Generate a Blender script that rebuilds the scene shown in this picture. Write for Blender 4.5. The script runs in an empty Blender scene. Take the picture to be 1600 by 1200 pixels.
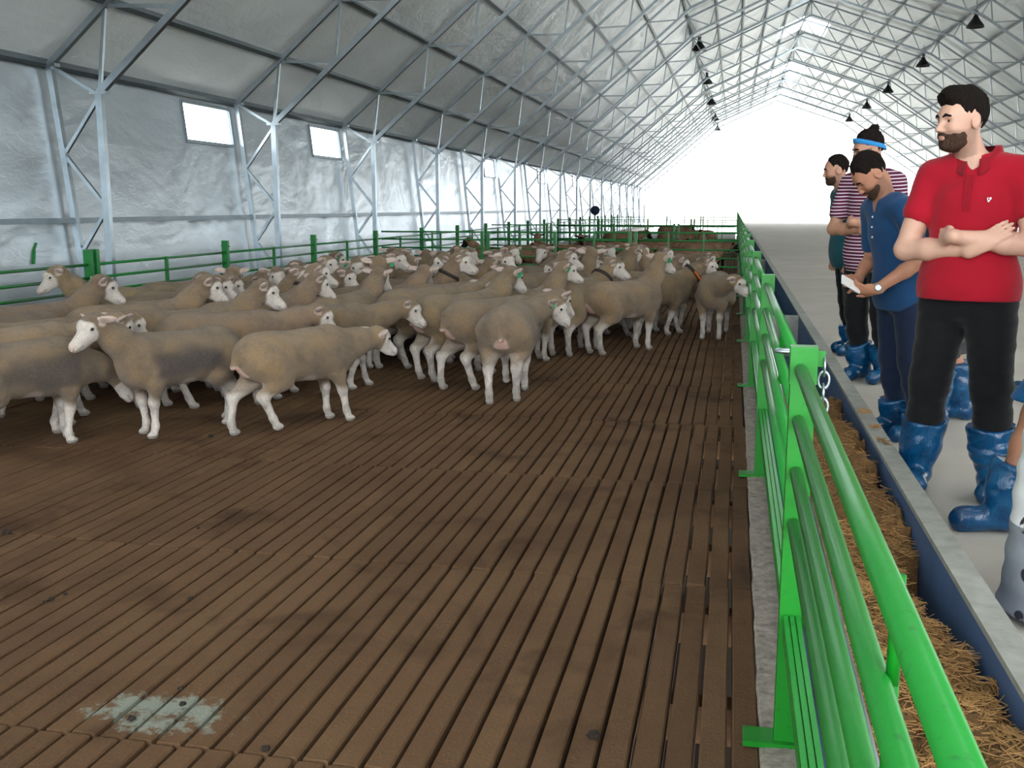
import bpy, bmesh, math, random
import numpy as np
from mathutils import Vector, Matrix

# ------------------------------------------------------------------ camera, world, exposure
SC = bpy.context.scene
COL = SC.collection
F_PX, VPX, VPY, CAM_H = 1600.0, 1148.0, 323.0, 1.68
_u, _v = (VPX-800)/F_PX, (VPY-600)/F_PX
_p = math.atan(-_v)
_R = np.array([_u, _v, 1.0]); _R /= np.linalg.norm(_R)
_U = np.array([0, -math.cos(_p), -math.sin(_p)]); _U -= _R*np.dot(_U, _R); _U /= np.linalg.norm(_U)
_X = np.cross(_R, _U)
CM = np.array([_X, _R, _U])            # world axes in image axes (x right, y down, z forward)
def ray(x, y): return CM @ np.array([(x-800)/F_PX, (y-600)/F_PX, 1.0])
def atz(x, y, z):
    r = ray(x, y); t = (z-CAM_H)/r[2]; return np.array([0, 0, CAM_H])+t*r
def aty(x, y, Y):
    r = ray(x, y); t = Y/r[1]; return np.array([0, 0, CAM_H])+t*r
def atx(x, y, X):
    r = ray(x, y); t = X/r[0]; return np.array([0, 0, CAM_H])+t*r

cam_d = bpy.data.cameras.new('camera'); cam = bpy.data.objects.new('camera', cam_d); COL.objects.link(cam)
cam_d.sensor_width = 36.0; cam_d.lens = 36.0*F_PX/1600.0; cam_d.clip_end = 600; cam_d.clip_start = 0.05
_m = Matrix.Identity(4)
for i in range(3):
    _m[i][0] = CM[i][0]; _m[i][1] = -CM[i][1]; _m[i][2] = -CM[i][2]
_m[2][3] = CAM_H
cam.matrix_world = _m
SC.camera = cam

W = bpy.data.worlds.new('daylight'); SC.world = W; W.use_nodes = True
_bg = W.node_tree.nodes['Background']
_bg.inputs[0].default_value = (0.91, 0.965, 1.0, 1); _bg.inputs[1].default_value = 6.5
SC.view_settings.view_transform = 'Standard'; SC.view_settings.look = 'None'
SC.view_settings.exposure = 0.0; SC.view_settings.gamma = 1.0
SC.view_settings.use_curve_mapping = False
SC.cycles.max_bounces = 10; SC.cycles.diffuse_bounces = 6; SC.cycles.glossy_bounces = 5
SC.cycles.transparent_max_bounces = 12; SC.cycles.sample_clamp_indirect = 8.0
SC.cycles.caustics_reflective = False; SC.cycles.caustics_refractive = False

# ------------------------------------------------------------------ materials
def s2l(c):
    return tuple(((x/255.0)/12.92 if x/255.0 <= 0.04045 else ((x/255.0+0.055)/1.055)**2.4) for x in c)
class NT:
    def __init__(self, name):
        self.m = bpy.data.materials.new(name); self.m.use_nodes = True
        self.t = self.m.node_tree; self.b = self.t.nodes['Principled BSDF']
    def n(self, typ, **kw):
        nd = self.t.nodes.new(typ)
        for k, v in kw.items():
            if k.startswith('i_'):
                key = k[2:]; key = int(key) if key.isdigit() else key.replace('_', ' ')
                if hasattr(v, 'is_output'): self.t.links.new(v, nd.inputs[key])
                else: nd.inputs[key].default_value = v
            else: setattr(nd, k, v)
        return nd
    def link(self, a, b): self.t.links.new(a, b)
    def set(self, **kw):
        for k, v in kw.items():
            key = k.replace('_', ' ')
            if hasattr(v, 'is_output'): self.t.links.new(v, self.b.inputs[key])
            else: self.b.inputs[key].default_value = v
    def ramp(self, fac, stops):
        r = self.n('ShaderNodeValToRGB'); self.link(fac, r.inputs[0])
        el = r.color_ramp.elements
        while len(el) < len(stops): el.new(0.5)
        for e, (p, c) in zip(el, stops):
            e.position = p; e.color = (*c, 1) if len(c) == 3 else c
        return r.outputs[0]
    def coord(self, kind='Object', scale=(1, 1, 1)):
        if kind == 'World': o = self.n('ShaderNodeNewGeometry').outputs['Position']
        else: o = self.n('ShaderNodeTexCoord').outputs[kind]
        return self.n('ShaderNodeMapping', i_Vector=o, i_Scale=scale).outputs[0]
    def noise(self, vec, scale, detail=4, rough=0.55, dist=0.0):
        return self.n('ShaderNodeTexNoise', i_Vector=vec, i_Scale=scale, i_Detail=detail, i_Roughness=rough, i_Distortion=dist).outputs[0]
    def bump(self, h, strength, dist=0.02, normal=None):
        b = self.n('ShaderNodeBump', i_Height=h, i_Strength=strength, i_Distance=dist)
        if normal is not None: self.link(normal, b.inputs['Normal'])
        return b.outputs[0]
    def mix(self, fac, a, b, mode='MIX'):
        m = self.n('ShaderNodeMixRGB', blend_type=mode)
        for k, v in ((0, fac), (1, a), (2, b)):
            if hasattr(v, 'is_output'): self.link(v, m.inputs[k])
            else: m.inputs[k].default_value = v if k == 0 else ((*v, 1) if len(v) == 3 else v)
        return m.outputs[0]
    def math(self, op, a, b=0.0, clamp=False):
        m = self.n('ShaderNodeMath', operation=op, use_clamp=clamp)
        for k, v in ((0, a), (1, b)):
            if hasattr(v, 'is_output'): self.link(v, m.inputs[k])
            else: m.inputs[k].default_value = v
        return m.outputs[0]
def plain(name, rgb, rough=0.6, metal=0.0, var=0.12, scale=8.0, bump=0.0, bscale=60.0, spec=0.5):
    t = NT(name); c = t.coord('Object'); nz = t.noise(c, scale)
    l = s2l(rgb)
    t.set(Base_Color=t.ramp(nz, [(0.25, tuple(x*(1-var) for x in l)), (0.75, tuple(min(1, x*(1+var)) for x in l))]),
          Roughness=rough, Metallic=metal, Specular_IOR_Level=spec)
    if bump: t.set(Normal=t.bump(t.noise(c, bscale), bump, 0.005))
    return t.m

def mk_foil(name, base, wr, rough, met):
    t = NT(name); c = t.coord('World', (1, 0.55, 1))
    big = t.noise(c, 0.9, 3, 0.5, 0.4); cr = t.noise(t.coord('World', (1, 1.1, 2.2)), 4.5, 6, 0.62, 1.2)
    h = t.math('ADD', t.math('MULTIPLY', big, 2.2), t.math('MULTIPLY', cr, wr))
    l = s2l(base)
    t.set(Base_Color=t.ramp(big, [(0.3, tuple(x*0.9 for x in l)), (0.7, tuple(min(1, x*1.06) for x in l))]),
          Metallic=met, Roughness=rough, Normal=t.bump(h, 0.55 if met < .5 else .36, 0.10))
    return t.m
M = {}
M['foil_wall'] = mk_foil('foil_wall', (186, 194, 199), 0.16, 0.30, .6)
M['foil_roof'] = mk_foil('foil_roof', (238, 246, 250), 0.34, 0.30, .2)
M['galv'] = plain('galvanised_steel', (158, 168, 174), 0.30, 0.9, 0.14, 6.0)
M['galv_dark'] = plain('galvanised_purlin', (118, 128, 134), 0.4, 0.85, 0.12, 5.0)
M['conc'] = plain('walkway_concrete', (200, 192, 180), 0.9, 0, 0.12, 1.3, 0.25, 40)
M['conc2'] = plain('rough_kerb_concrete', (150, 140, 128), 0.95, 0, 0.45, 28, 0.9, 55)
M['ground'] = plain('pale_outdoor_gravel', (205, 200, 190), 0.95, 0, 0.1, 0.8)
M['pit'] = plain('dark_pit', (40, 32, 26), 1.0, 0, 0.2, 2)
def mk_green(name, rgb, dirt):
    t = NT(name); c = t.coord('World'); nz = t.noise(c, 7, 5, 0.6); fine = t.noise(c, 45, 3)
    col = t.mix(t.ramp(fine, [(0.62, (0, 0, 0)), (0.75, (1, 1, 1))]), t.mix(nz, tuple(x*0.85 for x in s2l(rgb)), s2l(rgb)), s2l(dirt))
    t.set(Base_Color=col, Roughness=0.40, Normal=t.bump(fine, 0.05, 0.004))
    return t.m
M['green'] = mk_green('green_enamel', (14, 134, 29), (11, 104, 25))
M['green_rail'] = mk_green('green_rail_enamel', (34, 150, 54), (40, 118, 50))
M['green_far'] = mk_green('green_fence_enamel', (14, 122, 48), (16, 92, 38))
M['blue_trough'] = plain('blue_trough_paint', (72, 100, 142), 0.6, 0, 0.15, 5)
M['rim'] = plain('worn_trough_rim', (158, 158, 150), 0.8, 0, 0.2, 14, 0.3, 60)
M['black'] = plain('black_plastic', (22, 22, 24), 0.5)
def mk_pane():
    t = NT('window_pane'); tr = t.n('ShaderNodeBsdfTransparent'); gl = t.n('ShaderNodeBsdfGlossy', i_Roughness=0.05)
    nz = t.noise(t.coord('World'), 3.0)
    fac = t.math('MULTIPLY', nz, 0.12)
    mx = t.n('ShaderNodeMixShader', i_0=fac); t.link(tr.outputs[0], mx.inputs[1]); t.link(gl.outputs[0], mx.inputs[2])
    t.link(mx.outputs[0], t.t.nodes['Material Output'].inputs[0]); return t.m
M['pane'] = mk_pane()
def mk_slat():
    t = NT('soiled_slat'); w = t.coord('World'); oi = t.n('ShaderNodeObjectInfo')
    big = t.noise(w, 0.9, 5, 0.6, 0.3); mid = t.noise(w, 7, 6, 0.65); fine = t.noise(w, 70, 4, 0.7)
    col = t.ramp(big, [(0.3, s2l((84, 60, 42))), (0.5, s2l((116, 88, 62))), (0.75, s2l((130, 101, 72)))])
    col = t.mix(t.math('MULTIPLY', mid, 0.75), col, s2l((92, 68, 48)))
    col = t.mix(t.ramp(fine, [(0.55, (0, 0, 0)), (0.8, (0.5, 0.5, 0.5))]), col, s2l((146, 118, 86)))
    sp = t.noise(w, 1.7, 4, 0.6, 0.5)
    col = t.mix(t.ramp(sp, [(0.54, (0, 0, 0)), (0.68, (0.7, 0.7, 0.7))]), col, s2l((54, 36, 26)))
    col = t.mix(t.math('MULTIPLY', oi.outputs['Random'], 0.4), col, s2l((86, 62, 44)))
    # scraped pale patch, a worn spot of bare concrete
    sx = t.n('ShaderNodeSeparateXYZ', i_0=t.n('ShaderNodeNewGeometry').outputs['Position'])
    dx = t.math('DIVIDE', t.math('ADD', sx.outputs[0], 1.82), 0.26); dy = t.math('DIVIDE', t.math('ADD', sx.outputs[1], -2.89), 0.13)
    d = t.math('ADD', t.math('MULTIPLY', dx, dx), t.math('MULTIPLY', dy, dy))
    d = t.math('ADD', d, t.math('MULTIPLY', t.math('SUBTRACT', t.noise(w, 11, 6, .7), 0.5), 6.5))
    col = t.mix(t.ramp(d, [(0.25, (0.7, 0.7, 0.7)), (1.0, (0, 0, 0))]), col, s2l((150, 160, 148)))
    h = t.math('ADD', mid, t.math('MULTIPLY', fine, 0.6))
    t.set(Base_Color=col, Roughness=0.88, Specular_IOR_Level=0.2, Normal=t.bump(h, 0.7, 0.012))
    return t.m
M['slat'] = mk_slat()

# ------------------------------------------------------------------ mesh helpers
def link(o, parent=None):
    COL.objects.link(o)
    if parent is not None: o.parent = parent
    return o
def tag(o, label=None, cat=None, group=None, kind=None):
    if label: o['label'] = label
    if cat: o['category'] = cat
    if group: o['group'] = group
    if kind: o['kind'] = kind
    return o
def empty(name, loc, rz=0.0):
    o = bpy.data.objects.new(name, None); o.empty_display_size = 0.1; link(o)
    o.location = loc; o.rotation_euler = (0, 0, rz); return o
def mesh_from(name, v, f, mat=None, smooth=False):
    me = bpy.data.meshes.new(name); me.from_pydata([tuple(map(float, p)) for p in v], [], f)
    if mat is not None: me.materials.append(mat)
    if smooth: me.polygons.foreach_set('use_smooth', [True]*len(me.polygons))
    me.update(); return me
def ob(name, me, parent=None, loc=None, rz=None):
    o = bpy.data.objects.new(name, me); link(o, parent)
    if loc is not None: o.location = loc
    if rz is not None: o.rotation_euler = (0, 0, rz)
    return o
class MB:
    def __init__(self): self.v = []; self.f = []
    def add(self, v, f):
        n = len(self.v); self.v += [tuple(p) for p in v]; self.f += [tuple(i+n for i in q) for q in f]; return self
    def box(self, x0, x1, y0, y1, z0, z1):
        return self.add([(x0,y0,z0),(x1,y0,z0),(x1,y1,z0),(x0,y1,z0),(x0,y0,z1),(x1,y0,z1),(x1,y1,z1),(x0,y1,z1)],
                        [(0,3,2,1),(4,5,6,7),(0,1,5,4),(1,2,6,5),(2,3,7,6),(3,0,4,7)])
    def bar(self, a, b, w, h=None, up=(0, 1, 0)):
        h = h or w; a = Vector(a); b = Vector(b); d = (b-a).normalized(); u = Vector(up)
        if abs(d.dot(u)) > 0.95: u = Vector((1, 0, 0))
        s = d.cross(u).normalized(); u = s.cross(d).normalized()
        p = [q+s*(w/2*i)+u*(h/2*j) for q in (a, b) for i, j in ((-1,-1),(1,-1),(1,1),(-1,1))]
        return self.add(p, [(0,1,2,3),(7,6,5,4),(0,4,5,1),(1,5,6,2),(2,6,7,3),(3,7,4,0)])
    def tube(self, pts, r, n=10, cap=True, rs=None):
        pts = [Vector(p) for p in pts]; rings = []
        for i, p in enumerate(pts):
            d = (pts[min(i+1, len(pts)-1)]-pts[max(i-1, 0)]).normalized()
            u = Vector((0, 0, 1)) if abs(d.z) < 0.9 else Vector((1, 0, 0))
            s = d.cross(u).normalized(); u = s.cross(d)
            rr = rs[i] if rs else r
            rings.append([p+s*(rr*math.cos(2*math.pi*k/n))+u*(rr*math.sin(2*math.pi*k/n)) for k in range(n)])
        v = [q for r_ in rings for q in r_]; f = []
        for i in range(len(pts)-1):
            for k in range(n):
                a = i*n+k; b = i*n+(k+1) % n; f.append((a, b, b+n, a+n))
        if cap: f.append(tuple(range(n-1, -1, -1))); f.append(tuple((len(pts)-1)*n+k for k in range(n)))
        return self.add(v, f)
    def lathe(self, prof, n=20, c=(0, 0, 0)):
        v = []; f = []
        for (r, z) in prof:
            v += [(c[0]+r*math.cos(2*math.pi*k/n), c[1]+r*math.sin(2*math.pi*k/n), c[2]+z) for k in range(n)]
        for i in range(len(prof)-1):
            for k in range(n):
                a = i*n+k; b = i*n+(k+1) % n; f.append((a, b, b+n, a+n))
        return self.add(v, f)
    def torus(self, c, R, r, axis='y', n=14, m=7, sx=1.0):
        v = []; f = []
        for i in range(n):
            a = 2*math.pi*i/n
            for j in range(m):
                b = 2*math.pi*j/m; q = (R+r*math.cos(b)); p = (q*math.cos(a), r*math.sin(b), q*math.sin(a)*sx)
                if axis == 'x': p = (p[1], p[0], p[2])
                if axis == 'z': p = (p[0], p[2], p[1])
                v.append((c[0]+p[0], c[1]+p[1], c[2]+p[2]))
        for i in range(n):
            for j in range(m):
                f.append((i*m+j, ((i+1) % n)*m+j, ((i+1) % n)*m+(j+1) % m, i*m+(j+1) % m))
        return self.add(v, f)
    def mesh(self, name, mat=None, smooth=False): return mesh_from(name, self.v, self.f, mat, smooth)
    def build(self, name, mat=None, parent=None, smooth=False): return ob(name, self.mesh(name, mat, smooth), parent)
def copy_tree(o, parent=None):
    c = o.copy(); COL.objects.link(c); c.parent = parent
    for ch in list(o.children): copy_tree(ch, c)
    return c
ORD = ['zeroth','first','second','third','fourth','fifth','sixth','seventh','eighth','ninth','tenth','eleventh','twelfth','thirteenth','fourteenth','fifteenth','sixteenth','seventeenth','eighteenth','nineteenth','twentieth','twenty-first','twenty-second','twenty-third','twenty-fourth','twenty-fifth','twenty-sixth','twenty-seventh','twenty-eighth','twenty-ninth','thirtieth']
# ------------------------------------------------------------------ the barn shell
Y0, Y1 = -7.0, 97.0
WALK = 0.34
PROF = [(-8.05, 0.0), (-8.42, 3.42), (-2.0, 8.82), (3.15, 11.1), (8.8, 9.1), (17.0, 3.42), (16.63, 0.0)]
def off_poly(pts, d):
    out = []
    for i, p in enumerate(pts):
        n = []
        for a, b in ((i-1, i), (i, i+1)):
            if a >= 0 and b < len(pts):
                dx, dz = pts[b][0]-pts[a][0], pts[b][1]-pts[a][1]; L = math.hypot(dx, dz); n.append((-dz/L, dx/L))
        if len(n) == 1: nx, nz = n[0]
        else:
            nx, nz = n[0][0]+n[1][0], n[0][1]+n[1][1]; k = 1+n[0][0]*n[1][0]+n[0][1]*n[1][1]; nx /= k; nz /= k
        out.append((p[0]+nx*d, p[1]+nz*d))
    return out
SHELL = off_poly(PROF, 0.10)                     # the lining lies just outside the trusses
INNER = off_poly(PROF, -0.60)
INNER = [(-7.75, 0.0), (-7.75, 3.07)] + INNER[2:5] + [(16.33, 3.07), (16.33, 0.0)]
FRAME_Y = [11.76+4.985*n for n in range(-3, 17)]
WIN = [(15.02, 16.60), (20.0, 21.58), (34.9, 36.5), (44.9, 46.5), (54.9, 56.5), (64.9, 66.4), (74.8, 76.4)]

def quad_strip(name, A, B, ys, mat, holes=()):
    """lining between edge lines A and B (x,z), cut at ys; holes = [(y0,y1,t0,t1)] left open"""
    ts = sorted({0.0, 1.0} | {t for h in holes for t in h[2:]}); ys = sorted(set(ys) | {y for h in holes for y in h[:2]})
    v = []; f = []; idx = {}
    for j, t in enumerate(ts):
        for i, y in enumerate(ys):
            idx[i, j] = len(v); v.append((A[0]+(B[0]-A[0])*t, y, A[1]+(B[1]-A[1])*t))
    for i in range(len(ys)-1):
        for j in range(len(ts)-1):
            ym, tm = (ys[i]+ys[i+1])/2, (ts[j]+ts[j+1])/2
            if any(h[0] < ym < h[1] and h[2] < tm < h[3] for h in holes): continue
            f.append((idx[i, j], idx[i+1, j], idx[i+1, j+1], idx[i, j+1]))
    return mesh_from(name, v, f, mat)
cuts = [Y0]+[y for y in FRAME_Y if Y0 < y < Y1]+[Y1]
A, B = SHELL[0], SHELL[1]
tz = lambda z: (z-A[1])/(B[1]-A[1])
wall_left = ob('wall_left', quad_strip('wall_left', A, B, cuts, M['foil_wall'], [(a, b, tz(2.70), tz(3.31)) for a, b in WIN]))
tag(wall_left, 'silver foil-lined left wall of the barn with small windows under the eaves', kind='structure')
C_, D_ = SHELL[5], SHELL[6]
tw = lambda z: (z-C_[1])/(D_[1]-C_[1])
wall_right = ob('wall_right', quad_strip('wall_right', C_, D_, cuts, M['foil_wall'], [(a+.2, b-.2, tw(3.3), tw(1.1)) for a, b in zip(cuts[:-1], cuts[1:])]))
tag(wall_right, 'low right wall of the barn, open to daylight above between the truss legs', kind='structure')
# the roof lining, one mesh with openings for the ridge vents
VENT = [(56.2, 60.2), (72.9, 76.9), (89.6, 93.6), (39.5, 43.5), (22.8, 26.8), (6.1, 10.1), (-4.5, -1.5)]  # last four are out of view, added to bring daylight onto the floor
v = []; f = []
for k in range(1, 5):
    hol = []
    if k == 2: hol = [(a, b, 0.76, 1.0) for a, b in VENT]
    if k == 3: hol = [(a, b, 0.0, 0.22) for a, b in VENT]
    me = quad_strip('t', SHELL[k], SHELL[k+1], cuts, None, hol); n = len(v)
    v += [tuple(x.co) for x in me.vertices]; f += [tuple(i+n for i in p.vertices) for p in me.polygons]; bpy.data.meshes.remove(me)
ceiling = ob('ceiling', mesh_from('ceiling', v, f, M['foil_roof']))
tag(ceiling, 'silver foil lining under the pitched barn roof', kind='structure')
# eave and roof purlins are parts of the ceiling, the wall girt a part of the wall
def seg_pts(P, k, step):
    a, b = P[k], P[k+1]; L = math.hypot(b[0]-a[0], b[1]-a[1]); n = max(1, round(L/step))
    return [(a[0]+(b[0]-a[0])*i/n, a[1]+(b[1]-a[1])*i/n) for i in range(n)]
def on_seg(P, k, X):
    a, b = P[k], P[k+1]; return (X, a[1]+(b[1]-a[1])*(X-a[0])/(b[0]-a[0]))
NODES = {1: [PROF[1]]+[on_seg(PROF, 1, x) for x in (-7.61, -6.49, -5.36, -4.25, -3.12)], 2: seg_pts(PROF, 2, 1.25), 3: seg_pts(PROF, 3, 1.25),
         4: [PROF[4]]+[on_seg(PROF, 4, x) for x in (9.95, 11.15, 12.35, 13.55, 14.8, 16.05)]}
pm = MB().box(-0.035, 0.035, Y0, Y1, -0.05, 0.05).mesh('purlin', M['galv_dark'])
mid = off_poly(PROF, 0.05)
for k in range(1, 5):
    for (x, z) in [on_seg(mid, k, q[0]) if i else mid[k] for i, q in enumerate(NODES[k])]:
        o = ob('purlin', pm, ceiling, (x, 0, z)); a, b = PROF[k], PROF[k+1]
        o.rotation_euler = (0, -math.atan2(b[1]-a[1], b[0]-a[0]), 0)
o = ob('purlin', pm, ceiling, (mid[5][0], 0, mid[5][1]))
for (wl, x, sgn) in ((wall_left, -8.24, 1), (wall_right, 16.82, -1)):
    MB().box(x-0.03, x+0.03, Y0, Y1, 1.475, 1.54).build('girt', M['galv_dark'], wl)
for i, (a, b) in enumerate(WIN):
    e = empty('window_%d' % (i+1), (0, 0, 0)); tag(e, 'small bright %s window under the left eave' % ORD[i+1], kind='structure')
    xa = -8.05-0.10-(0.37/3.42)*2.70; xb = -8.15-(0.37/3.42)*3.31
    m = MB()
    for (p, q) in (((xa, a, 2.70), (xa, b, 2.70)), ((xb, a, 3.31), (xb, b, 3.31)), ((xa, a, 2.70), (xb, a, 3.31)), ((xa, b, 2.70), (xb, b, 3.31))):
        m.bar(p, q, 0.05, 0.05)
    m.build('window_frame', M['galv_dark'], e)
    mesh = mesh_from('pane', [(xa-.01, a, 2.70), (xa-.01, b, 2.70), (xb-.01, b, 3.31), (xb-.01, a, 3.31)], [(0, 1, 2, 3)], M['pane'])
    ob('pane', mesh, e)
# ridge vents: a raised cap over each opening, open to the sky at its sides
for i, (a, b) in enumerate(VENT):
    e = empty('window_%d' % (i+11), (3.15, (a+b)/2, 11.2)); L = (b-a)/2
    tag(e, 'bright ridge skylight in the roof, of a row extended unseen for daylight, %s along the barn' % ORD[i+1], kind='structure')
    MB().add([(-1.6, -L, .2), (0, -L, .85), (1.6, -L, .3), (-1.6, L, .2), (0, L, .85), (1.6, L, .3)], [(0, 1, 4, 3), (1, 2, 5, 4)]).build('vent_cap', M['pane'], e)
    for s in (-1, 1):
        for t in (-1, 0, 1): MB().bar((s*.95, t*L*.95, -.32), (s*.95, t*L*.95, .48), .04).build('vent_post', M['galv'], e)

# gables: high panels above the door openings, and door jambs
def gable(name, y, top, label):
    pts = [p for p in SHELL if p[1] > top]
    # polygon of the lining above z = top
    L = SHELL[1]; t = (top-SHELL[1][1])/(SHELL[2][1]-SHELL[1][1]); xl = SHELL[1][0]+(SHELL[2][0]-SHELL[1][0])*t
    t = (top-SHELL[5][1])/(SHELL[4][1]-SHELL[5][1]); xr = SHELL[5][0]+(SHELL[4][0]-SHELL[5][0])*t
    v = [(xl, y, top)]+[(p[0], y, p[1]) for p in pts]+[(xr, y, top)]
    o = ob(name, mesh_from(name, v, [tuple(range(len(v)))], M['foil_wall'])); tag(o, label, kind='structure'); return o
gable('wall_back', Y0, 8.0, 'foil gable above the open doorway behind the viewer')

# ------------------------------------------------------------------ ground and floors
MB().add([(-150, -80, -0.06), (150, -80, -0.06), (150, -7, -0.06), (-150, -7, -0.06), (-150, 97, -0.06), (150, 97, -0.06), (150, 400, -0.06), (-150, 400, -0.06),
          (-150, -7, -.06), (-8.2, -7, -.06), (-8.2, 97, -.06), (16.9, -7, -.06), (16.9, 97, -.06), (150, -7, -.06), (150, 97, -.06)],
         [(0, 1, 2, 3), (4, 5, 6, 7), (8, 9, 10, 4), (11, 13, 14, 12)]).build('floor_outside', M['ground'])
tag(bpy.data.objects['floor_outside'], 'pale sunlit ground outside the barn', kind='structure')
ramp = MB().add([(0.9, 97, WALK), (16.8, 97, WALK), (16.8, 112, -.05), (0.9, 112, -.05)], [(0, 1, 2, 3)]).build('floor_ramp', M['ground'])
tag(ramp, 'pale ramp beyond the far barn opening', kind='structure')
fw = MB().box(0.812, 16.8, Y0, 97, -0.3, WALK).build('floor_walkway', M['conc']); tag(fw, 'raised dusty concrete feed walkway', kind='structure')
fl = MB().box(-8.3, -7.28, Y0, 97, -0.3, 0.0).build('floor_margin', M['conc']); tag(fl, 'concrete strip between the left fence and the wall', kind='structure')
kb = MB(); rk = random.Random(3); ys = np.arange(-3, 62, 0.08); kv = []; kf = []
for j, y in enumerate(ys):
    x = 0.138+rk.uniform(-.004, .005); t0 = .010+rk.uniform(0, .005)
    kv += [(x, y, -.3), (x, y, t0-.006), (x+.008, y, t0), (.22, y, .014+rk.uniform(0, .006)), (.30, y, .014), (.30, y, -.3)]
    if j: kf += [((j-1)*6+k, (j-1)*6+k+1, j*6+k+1, j*6+k) for k in range(5)]
kb.add(kv, kf)
kb.build('trim_kerb', M['conc2']); tag(bpy.data.objects['trim_kerb'], 'rough pale concrete kerb along the slatted floor', kind='structure')
pit = MB().box(-7.28, 0.14, -3, 97, -0.9, -0.62).build('floor_pit', M['pit']); tag(pit, 'dark pit under the slatted floor', kind='structure')

# slatted floor: panels 1.75 m long, every slat its own plank
PITCH, SW, PL = 0.1, 0.084, 1.752
YJ0 = 2.715-3*PL
floor = empty('floor', (-3.57, 10, 0)); tag(floor, 'slatted pen floor soiled dark brown', kind='structure')
def slat_mesh(jit, gapk):
    w = SW/2; L = PL/2-0.008; c = 0.006; rr = random.Random(jit); n = 4; v = []; f = []
    for i in range(n+1):
        y = -L+2*L*i/n; e = rr.uniform(-.0018, .0018); z = rr.uniform(-.002, .002)
        v += [(-w+e, y, -.09), (-w+e, y, z-c), (-w+c+e, y, z), (w-c+e, y, z), (w+e, y, z-c), (w+e, y, -.09)]
    for i in range(n):
        for k in range(5):
            a = i*6+k; f.append((a, a+6, a+7, a+1))
    f.append((0, 1, 2, 3, 4, 5)); f.append(tuple(n*6+k for k in (5, 4, 3, 2, 1, 0)))
    return mesh_from('slat', v, f, M['slat'])
SLM = [slat_mesh(k, 0) for k in range(6)]
cells = []
for r in range(0, 31):
    y = YJ0+(r+0.5)*PL
    off = (0.0, 0.018, -0.012, 0.008)[r % 4]
    for k in range(74):
        x = 0.0905-k*PITCH+off*0.5-(0.02 if k > 60 else 0)
        cells.append((x, y, r, k))
def vis_size(c):
    d = CM.T @ np.array([c[0], c[1], -CAM_H]); 
    if d[2] < 0.5: return 0
    px, py = 800+F_PX*d[0]/d[2], 600+F_PX*d[1]/d[2]
    return (1/d[2] if (-260 < px < 1660 and py < 1480) else 0)
cells.sort(key=lambda c: -vis_size(c))
rs = random.Random(11)
for (x, y, r, k) in cells[:300]:
    o = ob('slat', SLM[rs.randrange(6)], floor, (x+3.57, y-10, rs.uniform(-.003, .003)))
    if rs.random() < .5: o.rotation_euler = (0, 0, math.pi)
m = MB()
for (x, y, r, k) in cells[300:]:
    me = SLM[rs.randrange(6)]
    dz = rs.uniform(-.003, .003)
    m.add([(p.co.x+x+3.57, p.co.y+y-10, p.co.z+dz) for p in me.vertices], [tuple(p.vertices) for p in me.polygons])
tag(m.build('slat_field', M['slat'], floor), kind='stuff')
pk = MB(); ra = random.Random(8)
for k in range(24, 74):
    x = 0.0405-k*PITCH+3.57
    for y in np.arange(2.0, 24, .35):
        if ra.random() < (.35 if k < 32 else .85): pk.box(x-.03, x+.03, y-10, y-10+.36, -.06, -.012-ra.random()*.014)
tag(pk.build('packed_dung', M['slat'], floor), kind='stuff')
# cross beams that carry the slats and close the gaps here and there
for r in range(0, 31):
    for fy in (0.0, 0.5):
        y = YJ0+(r+fy)*PL
        if 1 < y < 40: MB().box(-7.25+3.57, 0.12+3.57, y-0.05-10, y+0.05-10, -0.26, -0.115).build('support_beam', M['slat'], floor)
# lumps of dung on the slats
DL = ['dark dung lump on the slats at the left picture edge', 'dung pellet at the end of the short trail left of centre', 'dung pellet touching the end of the left trail', 'topmost dung pellet of the left trail', 'single dung pellet right of the left trail', 'dung pellet on the slat joint behind the left trail', 'upper dung pellet on the pale scraped patch', 'middle dung pellet on the pale scraped patch', 'lowest dung pellet on the pale scraped patch', 'dung pellet right of the pale patch near the bottom edge', 'larger dung blot on a slat at the front right', 'dark dung blot between the front left sheep']
dm = []
for s in range(3):
    bm = bmesh.new(); bmesh.ops.create_icosphere(bm, subdivisions=2, radius=1); rr = random.Random(s)
    for vv in bm.verts: vv.co *= 1+rr.uniform(-.25, .25); vv.co.z *= .55
    me = bpy.data.meshes.new('dung'); bm.to_mesh(me); bm.free(); me.materials.append(M['pit']); dm.append(me)
for i, (px, py, s) in enumerate([(10, 834, .022), (80, 938, .012), (70, 942, .01), (102, 929, .009), (298, 936, .012), (310, 826, .009), (282, 1077, .011), (285, 1102, .012), (205, 1125, .014), (415, 1172, .014), (928, 1152, .022), (330, 683, .02)]):
    p = atz(px, py, 0.0); o = ob('dung_pellet', dm[i % 3], None, (p[0], p[1], s*.45)); o.scale = (s, s, s); o.rotation_euler = (0, 0, i)
    tag(o, DL[i], 'dung', 'dung pellets on the slats')

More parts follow.
